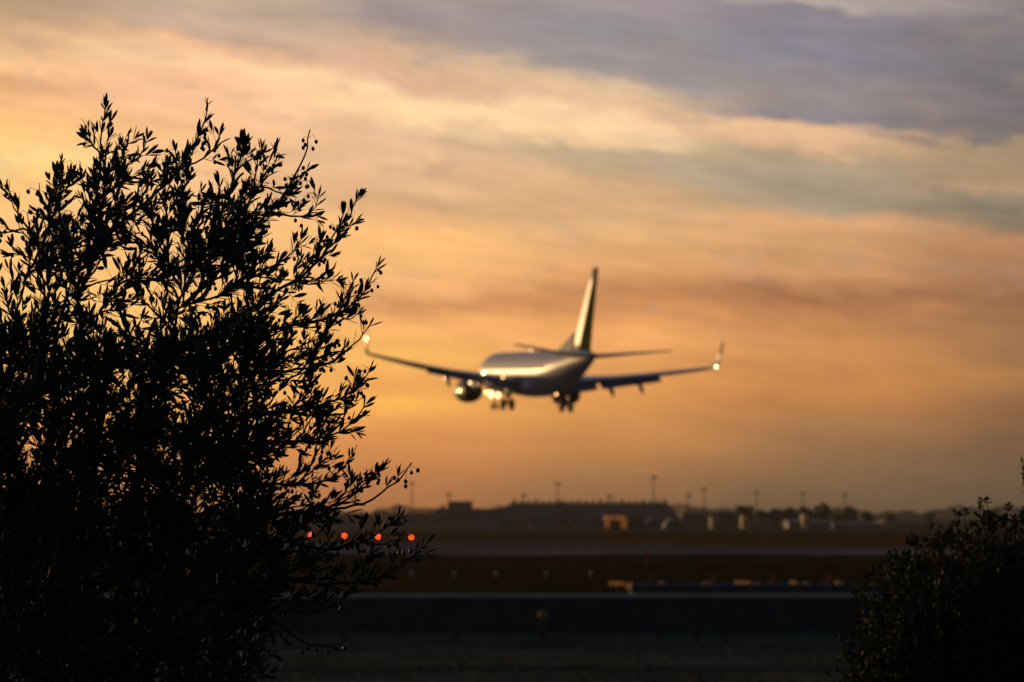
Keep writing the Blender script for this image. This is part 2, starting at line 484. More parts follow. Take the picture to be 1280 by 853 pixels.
def twig_leaves(pl, pts, r0, pitch, spread=0.55, lsc=1.0, start=0.15, tipn=3, dens=1.0, upb=0.25):
    """decussate leaf pairs along a polyline"""
    pts = [Vector(p) for p in pts]
    acc = 0.0; tot = sum((pts[i+1]-pts[i]).length for i in range(len(pts)-1)); run = 0.0; flip = random.random()*3
    for i in range(len(pts)-1):
        seg = pts[i+1]-pts[i]; L = seg.length
        if L < 1e-6: continue
        d = seg / L
        while acc <= L:
            p = pts[i] + d*acc; frac = (run+acc)/tot
            if frac >= start and random.random() < dens:
                a = d.orthogonal().normalized(); a.rotate(Matrix.Rotation(flip, 3, d)); flip += math.pi/2 + random.gauss(0, 0.25)
                for sgn in (1, -1):
                    if random.random() < 0.10: continue
                    sp = spread * random.uniform(0.7, 1.35)
                    ld = (d*math.cos(sp) + a*sgn*math.sin(sp) + UP*upb*random.uniform(0.2, 1.3) + rnd3(0.10))
                    ll = pl.L*lsc*random.uniform(0.62, 1.18)*(1.0 - 0.25*max(0, frac-0.8)/0.2)
                    upv = (a*sgn*-1 + rnd3(0.35))
                    if abs(ld.normalized().dot(upv.normalized())) > 0.95: upv = UP
                    pl.add_leaf(p, ld, upv, ll)
            acc += pitch*random.uniform(0.75, 1.3)
        acc -= L; run += L
    d = (pts[-1]-pts[-2]).normalized()
    for k in range(tipn):
        pl.add_leaf(pts[-1], d + rnd3(0.22), rnd3(1)+UP*0.1, pl.L*lsc*random.uniform(0.55, 0.95))

def twig(pl, p, d, L, r, pitch, leaf_dens=1.0, upcurve=0.35, fruit=0.0, **k):
    n = 5
    d = d.normalized(); pts = [p]
    cur = p; dd = d
    for i in range(n):
        dd = (dd + UP*upcurve/n + rnd3(0.09)).normalized()
        cur = cur + dd*(L/n); pts.append(cur)
    pl.wood.tube(pts, [r*(1-0.75*i/n) for i in range(n+1)], 4, False)
    if leaf_dens > 0: twig_leaves(pl, pts, r, pitch, dens=leaf_dens, **k)
    return pts

def fruit_cluster(pl, p, d, k=1):
    """a thin drooping stalk with one to three olives"""
    for _ in range(k):
        side = (rnd3(1)); side.z *= 0.4; side = (side.normalized()*0.8 + d*0.3).normalized()
        L = random.uniform(0.015, 0.045)
        a = p; b = p + side*L*0.7 + UP*0.006; c = p + side*L - UP*L*random.uniform(0.1, 0.7)
        pl.wood.tube([a, b, c], [0.0009, 0.0007, 0.0006], 3, False)
        pl.fruit.append(c - UP*0.006)
        if random.random() < 0.35:
            c2 = b + rnd3(0.010) - UP*0.012
            pl.wood.tube([b, c2], [0.0007, 0.0006], 3, False); pl.fruit.append(c2 - UP*0.005)

# ------------------------------------------------------------------ olive tree
TD = 9.5
def TP(px, py, dy=0.0): return Vector((PX(px, TD), TD + dy, PZ(py, TD)))
M_oleaf = leaf_mat('olive_leaf', (0.030, 0.040, 0.020), (0.055, 0.062, 0.045), 0.75, (0.03, 0.035, 0.01), 0.03)
M_bark = mat('grey_olive_bark', (0.075, 0.062, 0.048), 0.9, nscale=30, namp=0.5, bump=0.5, spec=0.2)
M_fruit = mat('black_olive_skin', (0.018, 0.010, 0.014), 0.45, spec=0.35)
tree = empty('olive_tree', (TP(95, 0).x, TD, 1.9))
tag(tree, 'dark leafy olive tree hung with small olives filling the left side', 'tree')
ol = Plant(0.056, 0.0122)
trunk = MB()
fork = TP(95, 1010)
base = Vector((tree.location.x - 0.05, TD, 1.86))
tp = bez(base, base + Vector((0.05, 0.02, 0.25)), fork + Vector((-0.04, 0, -0.2)), fork, 8)
trunk.tube(tp, [0.17, 0.125, 0.105, 0.095, 0.09, 0.088, 0.085, 0.08, 0.075], 14)
LIMBS = [(104, 520, 0.0), (50, 470, 0.45), (150, 430, -0.35), (225, 500, 0.3), (190, 400, 0.1), (95, 380, -0.2), (20, 430, -0.3),
         (270, 560, -0.25), (290, 650, 0.35), (250, 740, -0.3), (10, 620, 0.5), (180, 620, 0.6), (-60, 500, 0.1), (-40, 700, -0.5), (140, 720, -0.7), (230, 830, 0.1), (30, 560, -0.6)]
nodes = []       # (point, direction)
def wobble(pts, amt):
    q = Vector((0, 0, 0)); out = [pts[0]]
    for i in range(1, len(pts)-1):
        q = q*0.75 + rnd3(amt); out.append(pts[i] + q)
    out.append(pts[-1] + q*0.3)
    return out
for (px_, py_, dy) in LIMBS:
    T = TP(px_, py_, dy)
    v = T - fork
    a = fork + Vector((v.x*0.40, v.y*0.5, v.z*0.22)) + rnd3(0.05)
    b = fork + Vector((v.x*0.85, v.y*0.9, v.z*0.55)) + rnd3(0.06)
    pts = wobble(bez(fork, a, b, T, 18), 0.012)
    trunk.tube(pts, [0.026*(1-0.85*i/18)+0.0015 for i in range(19)], 8)
    for i in range(3, 19):
        nodes.append((pts[i], (pts[min(i+1, 18)]-pts[i-1]).normalized()))
RIGHT_X = TP(320, 0).x
def find_node(T, minr=0.10):
    best = None; bs = 1e9
    for p, d in nodes:
        v = T - p
        L = v.length
        if L < minr: continue
        c = v.dot(d)/L
        side_pen = 1.5*max(0.0, 0.09 - v.x) if T.x > RIGHT_X else 0.0
        cost = L*(1 + 1.1*(1-c)) + (0.25 if v.z < 0 else 0) + side_pen
        if cost < bs: bs = cost; best = (p, d)
    return best
def bough(T, r=0.004, step=0.04, twl=(0.07, 0.15), dens=1.0, fr=0.12, bare=0.0, droop=0.0, pitch=0.021, tl_=True, src=None):
    p, d = src if src else find_node(T)
    v = T - p; L = v.length
    out = (T - TP(110, 700)); out.y *= 0.5; out = (out.normalized()*0.6 + UP*(0.7 if not droop else -0.5)).normalized()
    a = p + (d*0.6 + v.normalized()*0.6).normalized()*L*0.35; b = T - out*L*0.35
    n = max(6, int(L/0.03))
    pts = wobble(bez(p, a, b, T, n), 0.0035)
    r = r*(0.7+min(1.2, L*1.5))
    ol.wood.tube(pts, [r*(1-0.85*i/n)+0.0010 for i in range(n+1)], 5, False)
    run = 0; nxt = step*random.random()
    for i in range(1, n+1):
        run += (pts[i]-pts[i-1]).length
        frac = run/L
        if i % 2 == 0 and frac < 0.85: nodes.append((pts[i], (pts[i]-pts[i-1]).normalized()))
        if run >= nxt:
            nxt += step*random.uniform(0.6, 1.4)
            if frac > 1-bare and random.random() < 0.85:
                if random.random() < 0.8: fruit_cluster(ol, pts[i], (pts[i]-pts[i-1]).normalized(), 2)
                continue
            dd = (pts[i]-pts[i-1]).normalized()
            side = dd.orthogonal().normalized(); side.rotate(Matrix.Rotation(random.uniform(0, 6.28), 3, dd))
            tl = random.uniform(*twl)*(1-0.5*frac)
            tw = twig(ol, pts[i], dd*0.8 + side*0.75, tl, 0.0014, pitch, leaf_dens=dens, spread=0.58)
            if random.random() < fr: fruit_cluster(ol, tw[random.randint(0, 3)], dd, random.choice((1, 1, 2, 3)))
    if bare < 0.3 and tl_: twig_leaves(ol, pts[int(n*0.5):], r, pitch, start=0.0, dens=dens, spread=0.6, tipn=3)
    return pts
EDGE = [(112,165,-.1,0,0),(150,165,.1,0,0),(186,178,-.1,0,0),(170,200,.2,0,0),(236,180,.1,0,0),(275,172,-.1,0,0),(300,176,.05,0,0),
        (322,182,.05,0,0),(346,208,-.1,0,0),(362,228,.1,0,0),(382,212,.0,.2,0),(300,225,.2,0,0),(425,262,.1,.3,0),(398,250,-.1,0,0),
        (440,352,.0,.1,0),(445,390,.1,0,0),(415,345,-.1,0,0),(440,470,.1,0,0),(440,490,.1,0,0),
        (420,515,-.1,0,0),(470,590,.05,.1,0),(410,560,.1,0,0),(452,600,.1,0,0),(505,672,.1,0,0),
        (470,690,-.1,0,0),(455,655,.0,0,0),(420,715,.1,.1,0),(390,745,.0,0,1),(340,815,.0,.2,1),(330,770,-.1,0,1),(345,740,.2,0,0),
        (40,222,.1,.35,0),(90,228,-.1,0,0),(52,262,.1,0,0),(8,238,.0,.1,0),(14,275,.1,.1,0),(60,215,.2,0,0),(205,208,.0,0,0),(225,195,-.2,0,0),
        (0,300,.2,0,0),(-20,280,0,0,0),(132,190,.25,0,0),(370,290,.2,0,0),(340,262,-.2,0,0),(400,300,.0,0,0),(385,330,.15,0,0),(400,420,.2,0,0),(418,440,-.2,0,0),(390,480,.0,0,0),
        (395,540,-.2,0,0),(372,590,.2,0,0),(330,250,.3,0,0),(260,215,.3,0,0)]
POLY = [(-120,300),(0,318),(40,290),(70,262),(105,230),(140,195),(190,222),(232,222),(300,240),(325,270),(340,310),(325,350),(340,400),(355,440),(340,500),(330,540),(325,580),(365,640),(415,690),(370,725),(335,745),(318,800),(305,960),(-120,960)]
def inside(x, y):
    c = False; n = len(POLY)
    for i in range(n):
        x1_, y1_ = POLY[i]; x2_, y2_ = POLY[(i+1) % n]
        if (y1_ > y) != (y2_ > y) and x < (x2_-x1_)*(y-y1_)/(y2_-y1_)+x1_: c = not c
    return c

def fill(n, ymin, ymax, depth, dens=1.0, fr=0.10, xmin=-110, xmax=420, **k_):
    T = []; tries = 0
    while len(T) < n and tries < n*30:
        tries += 1
        x = random.uniform(xmin, xmax); y = random.uniform(ymin, ymax)
        if inside(x, y): T.append(TP(x, y, random.uniform(-1, 1)*depth))
    T.sort(key=lambda t: (t-fork).length)
    for t in T: bough(t, dens=dens, fr=fr, **k_)
random.seed(21)
fill(230, 420, 1000, 0.85)
fill(170, 400, 660, 0.7)
fill(115, 205, 460, 0.45, 0.9)
GUIDES = [(230,440,470,334,.05,.12),(250,420,446,246,0,0),(215,380,386,160,0,.4),(150,340,255,130,0,.25),(95,330,125,130,.05,0),(230,480,462,408,0,0),(240,530,463,464,-.05,0),
          (235,575,455,507,.05,0),(235,610,440,572,-.05,0),(270,690,514,580,0,.3),(250,640,470,592,.1,0),(280,705,533,681,0,0),(260,690,500,646,.05,0),(240,740,442,742,0,.1),
          (60,360,74,203,0,0),(60,330,32,266,0,.45),(190,330,205,205,0,0),(250,380,322,182,.05,0),(230,350,300,176,.05,0),(280,740,436,797,.05,.5)]
def near_node(P):
    return min(nodes, key=lambda q: (q[0]-P).length)[0]
for sx_, sy_, tx_, ty_, dy, bare in GUIDES:
    p0 = near_node(TP(sx_, sy_, dy)); T = TP(tx_, ty_, dy); v = (T-p0).normalized()
    bough(T, r=0.0042, bare=bare, fr=0.45, twl=(0.04, 0.10), step=0.05, dens=0.85, src=(p0, (v + Vector((0.35, 0, -0.1)) if tx_ > 300 else v)))

for (px_, py_, dy, bare, droop) in sorted(EDGE, key=lambda e: (TP(e[0], e[1])-fork).length):
    bough(TP(px_, py_, dy), r=0.0036, bare=bare, droop=droop, fr=0.5, twl=(0.04, 0.10), step=0.05, dens=0.85)
AIRY = []
while len(AIRY) < 40:
    x, y = random.uniform(290, 440), random.uniform(330, 720)
    if not inside(x, y) and x < 420 + 25*math.sin(y*0.05): AIRY.append(TP(x, y, random.uniform(-.25, .25)))
for t in sorted(AIRY, key=lambda t: (t-fork).length):
    bough(t, r=0.0032, fr=0.35, twl=(0.04, 0.09), step=0.065, dens=0.65)
for k_ in range(40):
    x, y = random.uniform(0, 330), random.uniform(215, 330)
    if inside(x, y): bough(TP(x, y, random.uniform(-.3, .3)), r=0.0032, fr=0.4, twl=(0.03, 0.08), step=0.06, dens=0.6)
fill(330, 540, 950, 0.8, 1.0, 0.03, xmax=335)
fill(60, 380, 560, 0.6, 1.0, 0.06, xmax=330)
fill(110, 480, 760, 0.8, 1.0, 0.03, xmax=210)
ol.wood.v = [tuple(Vector(v) - tree.location) for v in ol.wood.v]
trunk.v = [tuple(Vector(v) - tree.location) for v in trunk.v]
off = np.array(tree.location)
# natural gaps in the outer foliage
GAPS = [(458, 430, 17), (389, 669, 12), (431, 670, 13), (473, 671, 13), (514, 672, 11), (270, 362, 13), (293, 345, 12), (255, 372, 9)]
def gap(l):
    p = l[0] + l[1].normalized()*l[3]*0.5
    a, b = p.x/TD*3500 + 640, 640 - (p.z-CAMZ)/TD*3500
    return any((a-gx)**2 + (b-gy)**2 < gr*gr for gx, gy, gr in GAPS)
ol.leaf = [l for l in ol.leaf if not gap(l)]
ol.leaf = [(np.array(l[0]) - off, l[1], l[2], l[3]) for l in ol.leaf]
trunk.obj('trunk', M_bark, tree, True)
ol.wood.obj('twigs', M_bark, tree, True)
OSH = [(0, 0), (0.16, 0.42), (0.42, 0.92), (0.62, 1.0), (0.84, 0.62), (1, 0)]
ol.leaves_obj('crown', M_oleaf, tree, OSH)
print('OLIVE leaves', len(ol.leaf), 'fruit', len(ol.fruit))
fb = MB().ball((0, 0, 0), 0.0068, 10, 8, (0.95, 0.95, 1.18))
f0 = None
# the hundred nearest the outline as parts, the rest as one
def edge_dist(p):
    px_ = p.x/ TD*3500 + 640; py_ = 640 - (p.z-CAMZ)/TD*3500
    if px_ < -5 or py_ > 860 : return 1e6
    if not inside(px_, py_): return 0 - min(100, abs(px_-200)/4)
    return (py_*1.0) 
fs = sorted(ol.fruit, key=edge_dist)
for p in fs[:95]:
    if f0 is None:
        f0 = fb.obj('olive', M_fruit, tree, True); o = f0
    else:
        o = f0.copy(); COL.objects.link(o); o.parent = tree
    o.location = p - tree.location
    o.rotation_euler = (random.uniform(-.5, .5), random.uniform(-.5, .5), 0)
    s_ = random.uniform(0.8, 1.15); o.scale = (s_, s_, s_)
mb = MB()
for p in fs[95:]:
    q = p - tree.location
    mb.ball(q, 0.0066, 7, 5, (0.95, 0.95, 1.18))
o = mb.obj('olives', M_fruit, tree, True); tag(o, kind='stuff')

# ------------------------------------------------------------------ shrub at the right
BD = 14.0
def BP(px, py, dy=0.0): return Vector((PX(px, BD), BD + dy, PZ(py, BD)))
M_bleaf = leaf_mat('shrub_leaf', (0.035, 0.050, 0.014), (0.045, 0.06, 0.022), 0.72, (0.06, 0.055, 0.01), 0.05)
shrub = empty('leafy_shrub', (BP(1270, 0).x, BD, 1.88))
tag(shrub, 'dark leafy shrub with upright shoots at the lower right edge', 'shrub')
bl = Plant(0.036, 0.018)
BPOLY = [(1215,655),(1190,672),(1150,690),(1125,712),(1090,730),(1075,770),(1062,810),(1070,900),(1060,980),(1460,980),(1460,660),(1330,640),(1285,650),(1250,655)]
def inpoly(x, y, P):
    c = False; n = len(P)
    for i in range(n):
        x1_, y1_ = P[i]; x2_, y2_ = P[(i+1) % n]
        if (y1_ > y) != (y2_ > y) and x < (x2_-x1_)*(y-y1_)/(y2_-y1_)+x1_: c = not c
    return c
sbase = shrub.location.copy()
stems = MB()
def shoot(T, dens=1.0, twl=(0.07, 0.16)):
    p = Vector((sbase.x + random.uniform(-0.25, 0.35), BD + random.uniform(-0.3, 0.3), 1.85))
    v = T - p; L = v.length
    pts = bez(p, p + Vector((v.x*0.25, v.y*0.2, v.z*0.25)), T - Vector((v.x*0.12, v.y*0.1, v.z*0.45)), T, 14)
    stems.tube(pts, [0.009*(1-0.9*i/14)+0.001 for i in range(15)], 5, False)
    for i in range(4, 15):
        for _ in range(2):
            dd = (pts[i]-pts[i-1]).normalized()
            side = dd.orthogonal().normalized(); side.rotate(Matrix.Rotation(random.uniform(0, 6.28), 3, dd))
            tw = dd*0.7 + side*0.9
            n = 4; cur = pts[i]; tpn = [cur]; dcur = tw.normalized(); tl = random.uniform(*twl)*(1.35-0.06*i)
            for q in range(n):
                dcur = (dcur + UP*0.12 + rnd3(0.12)).normalized(); cur = cur + dcur*tl/n; tpn.append(cur)
            stems.tube(tpn, [0.0016, .0013, .001, .0008, .0006], 3, False)
            twig_leaves(bl, tpn, 0.001, 0.017, spread=0.9, dens=dens, upb=0.1)
k = 0
while k < 850:
    x = random.uniform(1060, 1440); y = 655 + 325*random.random()**1.3
    if not inpoly(x, y, BPOLY): continue
    shoot(BP(x, y, random.uniform(-0.6, 0.6))); k += 1
for (x, y, dy) in [(1228,638,0),(1238,632,.1),(1222,650,-.1),(1212,645,.2),(1250,652,0),(1262,640,.1),(1276,648,-.1),(1200,662,.1),(1185,672,0),(1165,680,.1),(1150,684,-.1),(1135,700,0),
                   (1120,706,.1),(1100,716,0),(1085,728,.1),(1072,745,-.1),(1062,770,0),(1195,650,0),(1171,664,.1),(1142,684,0),(1109,703,0),(1050,800,.1),(1048,830,0),(1045,850,.2)]:
    shoot(BP(x, y, dy), 0.95, (0.04, 0.09))
stems.v = [tuple(Vector(v) - sbase) for v in stems.v]
off = np.array(sbase)
bl.leaf = [(np.array(l[0]) - off, l[1], l[2], l[3]) for l in bl.leaf]
stems.obj('stems', M_bark, shrub, True)
BSH = [(0, 0), (0.18, 0.6), (0.45, 1.0), (0.72, 0.8), (1, 0)]
bl.leaves_obj('foliage', M_bleaf, shrub, BSH)
print('SHRUB leaves', len(bl.leaf))
# a taller sapling just outside the frame whose side shoot leans in
sap = empty('sapling', (BP(1330, 0).x + 0.1, 15.2, 1.88))
tag(sap, 'thin sapling whose leafy side shoot leans in at the right edge', 'sapling')
sl = Plant(0.034, 0.014); st_ = MB()
pts = bez(Vector((0, 0, -0.03)), Vector((0.02, 0, 0.9)), Vector((-0.03, 0, 1.5)), Vector((0.02, 0, 2.35)), 14)
st_.tube(pts, [0.014*(1-0.85*i/14)+0.001 for i in range(15)], 6, False)
for i in range(4, 15):
    for s_ in range(3):
        an = random.uniform(0, 6.28)
        dcur = Vector((math.cos(an), math.sin(an), 0.6)).normalized(); cur = pts[i]; tpn = [cur]
        tl = random.uniform(0.04, 0.09)
        for q in range(4):
            dcur = (dcur + UP*0.15 + rnd3(0.1)).normalized(); cur = cur + dcur*tl/4; tpn.append(cur)
        st_.tube(tpn, [.0018, .0014, .001, .0008, .0006], 3, False); twig_leaves(sl, tpn, .001, 0.017, spread=0.8)
tz = PZ(606, 15.2) - 1.88
side = [Vector((0.0, 0, tz-0.22)), Vector((-0.05, 0, tz-0.08)), Vector((PX(1279, 15.2)-sap.location.x, -0.02, tz)), Vector((PX(1277, 15.2)-sap.location.x, -0.02, tz+0.12))]
st_.tube(side, [.003, .0022, .0015, .0008], 4, False); twig_leaves(sl, side, .001, 0.014, spread=0.8)
st_.obj('stem', M_bark, sap, True); sl.leaves_obj('foliage', M_bleaf, sap, BSH)

# ------------------------------------------------------------------ airliner
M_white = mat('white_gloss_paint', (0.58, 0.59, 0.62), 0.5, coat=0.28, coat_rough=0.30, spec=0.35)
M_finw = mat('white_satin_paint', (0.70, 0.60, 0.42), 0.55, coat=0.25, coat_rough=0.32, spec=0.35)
M_wlt2 = mat('white_matt_paint', (0.45, 0.44, 0.42), 0.7, spec=0.2)
M_wlt = mat('grey_gloss_paint', (0.22, 0.21, 0.20), 0.35, coat=0.9, coat_rough=0.2)
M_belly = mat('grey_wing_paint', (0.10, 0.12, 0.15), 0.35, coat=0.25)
M_green = mat('olive_green_paint', (0.070, 0.092, 0.012), 0.8, spec=0.0)
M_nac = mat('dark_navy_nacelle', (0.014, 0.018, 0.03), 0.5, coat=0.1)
M_lip = mat('polished_lip', (0.6, 0.6, 0.6), 0.15, 1.0)
M_hot = mat('burnt_metal', (0.05, 0.045, 0.04), 0.4, 0.8)
M_tyre = mat('black_rubber', (0.012, 0.012, 0.012), 0.8)
M_strut = mat('gear_steel', (0.10, 0.10, 0.10), 0.4, 0.6)
M_win = mat('dark_window_glass', (0.01, 0.012, 0.016), 0.08)
AD = 262.0
air = empty('airliner', (PX(672.5, AD), AD, PZ(466, AD)))
AYAW, APITCH, AROLL = 15.0, 2.6, 1.4
air.rotation_mode = 'ZYX'
air.rotation_mode = 'XYZ'
air.rotation_euler = (R(AROLL), R(-APITCH), R(90 + AYAW))
tag(air, 'white twin-engine airliner with green tail landing with wheels down', 'airliner')
# fuselage
ST = [(0,.06,-.55,.06),(.25,.36,-.54,.34),(.7,.66,-.48,.62),(1.3,.95,-.38,.92),(2.2,1.28,-.24,1.26),(3.4,1.6,-.08,1.66),(5,1.82,0,1.94),(6.6,1.88,0,2.0),(10,1.88,0,2.0),(15,1.88,0,2.0),(20,1.88,0,2.0),
      (24,1.88,0,2.0),(26,1.85,.05,1.94),(28,1.74,.18,1.79),(30,1.52,.42,1.54),(32,1.24,.70,1.26),(34,.92,.98,.97),(35.8,.62,1.2,.68),(37.2,.36,1.36,.40),(38.0,.17,1.42,.2)]
def fus_ring(s_, hw, zc, hh, n=32):
    x = 19.7 - s_
    return [(x, hw*math.sin(2*math.pi*k/n), zc + hh*math.cos(2*math.pi*k/n)) for k in range(n)]
MB().loft([fus_ring(*s_) for s_ in ST]).obj('fuselage', M_white, air, True)
# belly fairing
rings = []
for x, hw, hh in [(8.2, .3, .1), (7.2, 1.2, .5), (5.5, 1.75, .8), (2, 1.95, .95), (-1.5, 1.9, .9), (-3.6, 1.3, .55), (-5, .3, .1)]:
    rings.append([(x, hw*math.sin(2*math.pi*k/20), -1.38 + hh*math.cos(2*math.pi*k/20)) for k in range(20)])
MB().loft(rings).obj('belly_fairing', M_white, air, True)
MB().tube([(-18.2, 0, 1.42), (-18.65, 0, 1.47)], [0.17, 0.12], 12).obj('exhaust_outlet', M_hot, air, True)
# cockpit windows
for sgn in (1, -1):
    for (x, yy, z, a) in [(17.35, .55, .62, .5), (16.75, 1.05, .68, .9)]:
        o = MB().box(-.28, .28, -.04, .04, -.24, .24).obj('cockpit_window', M_win, air, False, (x, sgn*yy, z))
        o.rotation_euler = (R(-25)*sgn, R(-20), R(-35)*sgn)
def fus_pt(x, z, side, off=0.0):
    """point of the hull at station x, height z"""
    s_ = 19.7 - x
    for a_, b_ in zip(ST, ST[1:]):
        if a_[0] <= s_ <= b_[0]:
            t = (s_-a_[0])/(b_[0]-a_[0]); hw, zc, hh = [a_[q]+(b_[q]-a_[q])*t for q in (1, 2, 3)]
            break
    c = max(-1, min(1, (z-zc)/hh)); sn = math.sqrt(1-c*c)
    return (x, side*(hw*sn + off*sn), z + off*c)
w0 = None
for sgn in (1, -1):
    for i in range(36):
        x = 13.6 - i*0.62
        if w0 is None:
            mb = MB(); n = 12
            mb.loft([[(0.12*math.cos(2*math.pi*k/n), yy, 0.18*math.sin(2*math.pi*k/n)) for k in range(n)] for yy in (-0.02, 0.02)])
            w0 = mb.obj('window', M_win, air); o = w0
        else:
            o = w0.copy(); COL.objects.link(o); o.parent = air
        o.location = fus_pt(x, 0.42, sgn)
        o.rotation_euler = (R(12)*sgn, 0, 0)
for sgn in (1, -1):
    for x, zm in ((14.9, .2), (-11.2, .75)):
        mb = MB(); nz, nx_ = 8, 3
        vs_ = [fus_pt(x - .42 + .84*i/nx_, zm - .9 + 1.8*j/nz, sgn, 0.012) for j in range(nz+1) for i in range(nx_+1)]
        mb.add(vs_, [(j*(nx_+1)+i, j*(nx_+1)+i+1, (j+1)*(nx_+1)+i+1, (j+1)*(nx_+1)+i) for j in range(nz) for i in range(nx_)])
        mb.obj('door', M_white, air, True)
AF = [(0, 0), (.02, .035), (.08, .065), (.25, .09), (.5, .078), (.75, .045), (1, .004), (.75, -.02), (.5, -.04), (.25, -.045), (.08, -.035), (.02, -.02)]
def af(xle, y, z, ch, tk=1.0, vert=False, tw=0.0):
    out = []
    for (c_, t_) in AF:
        zz = t_*ch*tk - c_*ch*math.sin(R(tw))*-0.0
        if vert: out.append((xle - c_*ch, y + zz*0.7, z))
        else: out.append((xle - c_*ch, y, z + zz))
    return out
def wing_z(y): return -1.15 + max(0, (y-1.7))*0.105 + max(0, (y-1.7))**2*0.0028
def wing_le(y): return 6.7 - (y-1.7)*0.545 if y < 5.6 else 4.575 - (y-5.6)*0.52
def wing_te(y): return -1.35 if y < 5.6 else -1.35 - (y-5.6)*0.172
for sgn in (1, -1):
    rings = []
    for y in (0.6, 1.7, 3.5, 5.6, 8, 10.5, 13, 15.2, 16.40):
        le, te = wing_le(max(y, 1.7)), wing_te(y)
        tk = 1.15 if y < 6 else 0.95
        rings.append(af(le, sgn*y, wing_z(y), le-te, tk))
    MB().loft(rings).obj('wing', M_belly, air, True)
    # winglet
    le, te, z0 = wing_le(16.40), wing_te(16.40), wing_z(16.40)
    wr = []
    for (dy, dz, dx, ch) in [(0, 0.0, 0, le-te), (.25, .06, -.12, 1.55), (.46, .25, -.28, 1.42), (.56, .6, -.5, 1.25), (.64, 1.2, -.95, .95), (.76, 2.45, -1.75, .5)]:
        ang = math.atan2(dz, dy+1e-6) if dz > 0.1 else 0.1
        r_ = []
        for (c_, t_) in AF:
            h_ = t_*ch*0.9
            r_.append((le+dx-c_*ch, sgn*(16.40+dy - h_*math.sin(ang)), z0+dz + h_*math.cos(ang)))
        wr.append(r_)
    MB().loft(wr).obj('winglet', M_wlt, air, True)
    # flaps
    for (ya, yb, chf) in ((2.3, 5.35, 1.45), (5.75, 11.3, 1.15)):
        rr = []
        for y in (ya, yb):
            x = wing_te(y) + 0.35; z = wing_z(y) - 0.10; c_ = chf*(1 if y == ya else .78)
            ca, sa = math.cos(R(32)), math.sin(R(32))
            rr.append([(x - (a*c_*ca + b*c_*sa), sgn*y, z - (a*c_*sa) + b*c_*ca) for a, b in AF])
        MB().loft(rr).obj('flap', M_belly, air, True)
    rr = []
    for y in (11.9, 15.4):
        x = wing_te(y)+0.5; rr.append([(x - a*0.62, sgn*y, wing_z(y)+0.0 - a*0.62*0.12 + b*0.7) for a, b in AF])
    MB().loft(rr).obj('aileron', M_belly, air, True)
    # flap track fairings
    for y in (6.6, 9.3, 3.3):
        x = wing_te(y); z = wing_z(y)
        MB().tube([(x+1.9, sgn*y, z-.22), (x+1.2, sgn*y, z-.34), (x+.2, sgn*y, z-.42), (x-.8, sgn*y, z-.98), (x-1.5, sgn*y, z-1.5)], [.04, .18, .25, .22, .05], 10).obj('flap_fairing', M_belly, air, True)
    # engine
    ey, ez = sgn*4.83, -1.95
    eng = empty('engine', (0, ey, ez)); eng.parent = air
    prof = [(8.75, .80), (8.95, .92), (8.9, 1.0), (8.5, 1.08), (7.5, 1.12), (6.4, 1.08), (5.4, .95), (4.9, .84), (4.9, .80), (5.6, .80)]
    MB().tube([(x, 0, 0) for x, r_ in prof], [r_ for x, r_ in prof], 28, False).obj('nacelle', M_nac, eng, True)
    MB().tube([(8.74, 0, 0), (8.97, 0, 0), (8.91, 0, 0)], [.795, .925, 1.003], 28, False).obj('intake_lip', M_lip, eng, True)
    MB().tube([(7.9, 0, 0), (7.6, 0, 0)], [.79, .79], 24).obj('fan', M_hot, eng)
    MB().tube([(5.8, 0, 0), (4.9, 0, 0), (4.3, 0, 0), (4.25, 0, 0)], [.62, .52, .40, .33], 20).obj('nozzle', M_hot, eng, True)
    MB().tube([(4.3, 0, 0), (3.9, 0, 0), (3.6, 0, 0)], [.28, .14, .03], 14).obj('exhaust_cone', M_hot, eng, True)
    MB().loft([[(8.0, -.10, 1.0), (8.0, .10, 1.0), (6.2, .12, .9), (6.2, -.12, .9)], [(7.0, -.08, 1.2), (7.0, .08, 1.2), (4.0, .12, 1.2), (4.0, -.12, 1.2)]]).obj('pylon', M_belly, eng)
    MB().box(3.2, 6.4, -.12, .12, .55, 1.15).obj('pylon_fairing', M_belly, eng)
    # tailplane
    rings = []
    for y, xl, ch in ((0.25, -12.9, 4.3), (2.5, -14.3, 3.3), (5, -15.85, 2.2), (7.17, -17.2, 1.25)):
        rings.append(af(xl, sgn*y, 1.25 + (y)*0.122, ch, 0.8))
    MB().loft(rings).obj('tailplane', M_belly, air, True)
    # main gear
    g = empty('main_gear', (0, sgn*2.86, 0)); g.parent = air
    MB().tube([(0, 0, -1.2), (0, 0, -3.1)], [.13, .10], 10).obj('strut', M_strut, g, True)
    MB().tube([(0, -sgn*1.2, -1.3), (0, -sgn*.05, -2.4)], .06, 8).obj('side_brace', M_strut, g, True)
    MB().box(-.5, .55, sgn*.16-.02, sgn*.16+.02, -2.35, -1.25).obj('gear_door', M_belly, g)
    MB().tube([(0, -.45, -3.08), (0, .45, -3.08)], .07, 8).obj('axle', M_strut, g, True)
    for wy in (-.43, .43):
        MB().tube([(0, wy-.2, -3.08), (0, wy-.17, -3.08), (0, wy-.09, -3.08), (0, wy+.09, -3.08), (0, wy+.17, -3.08), (0, wy+.2, -3.08)], [.30, .49, .565, .565, .49, .30], 24).obj('wheel', M_tyre, g, True)
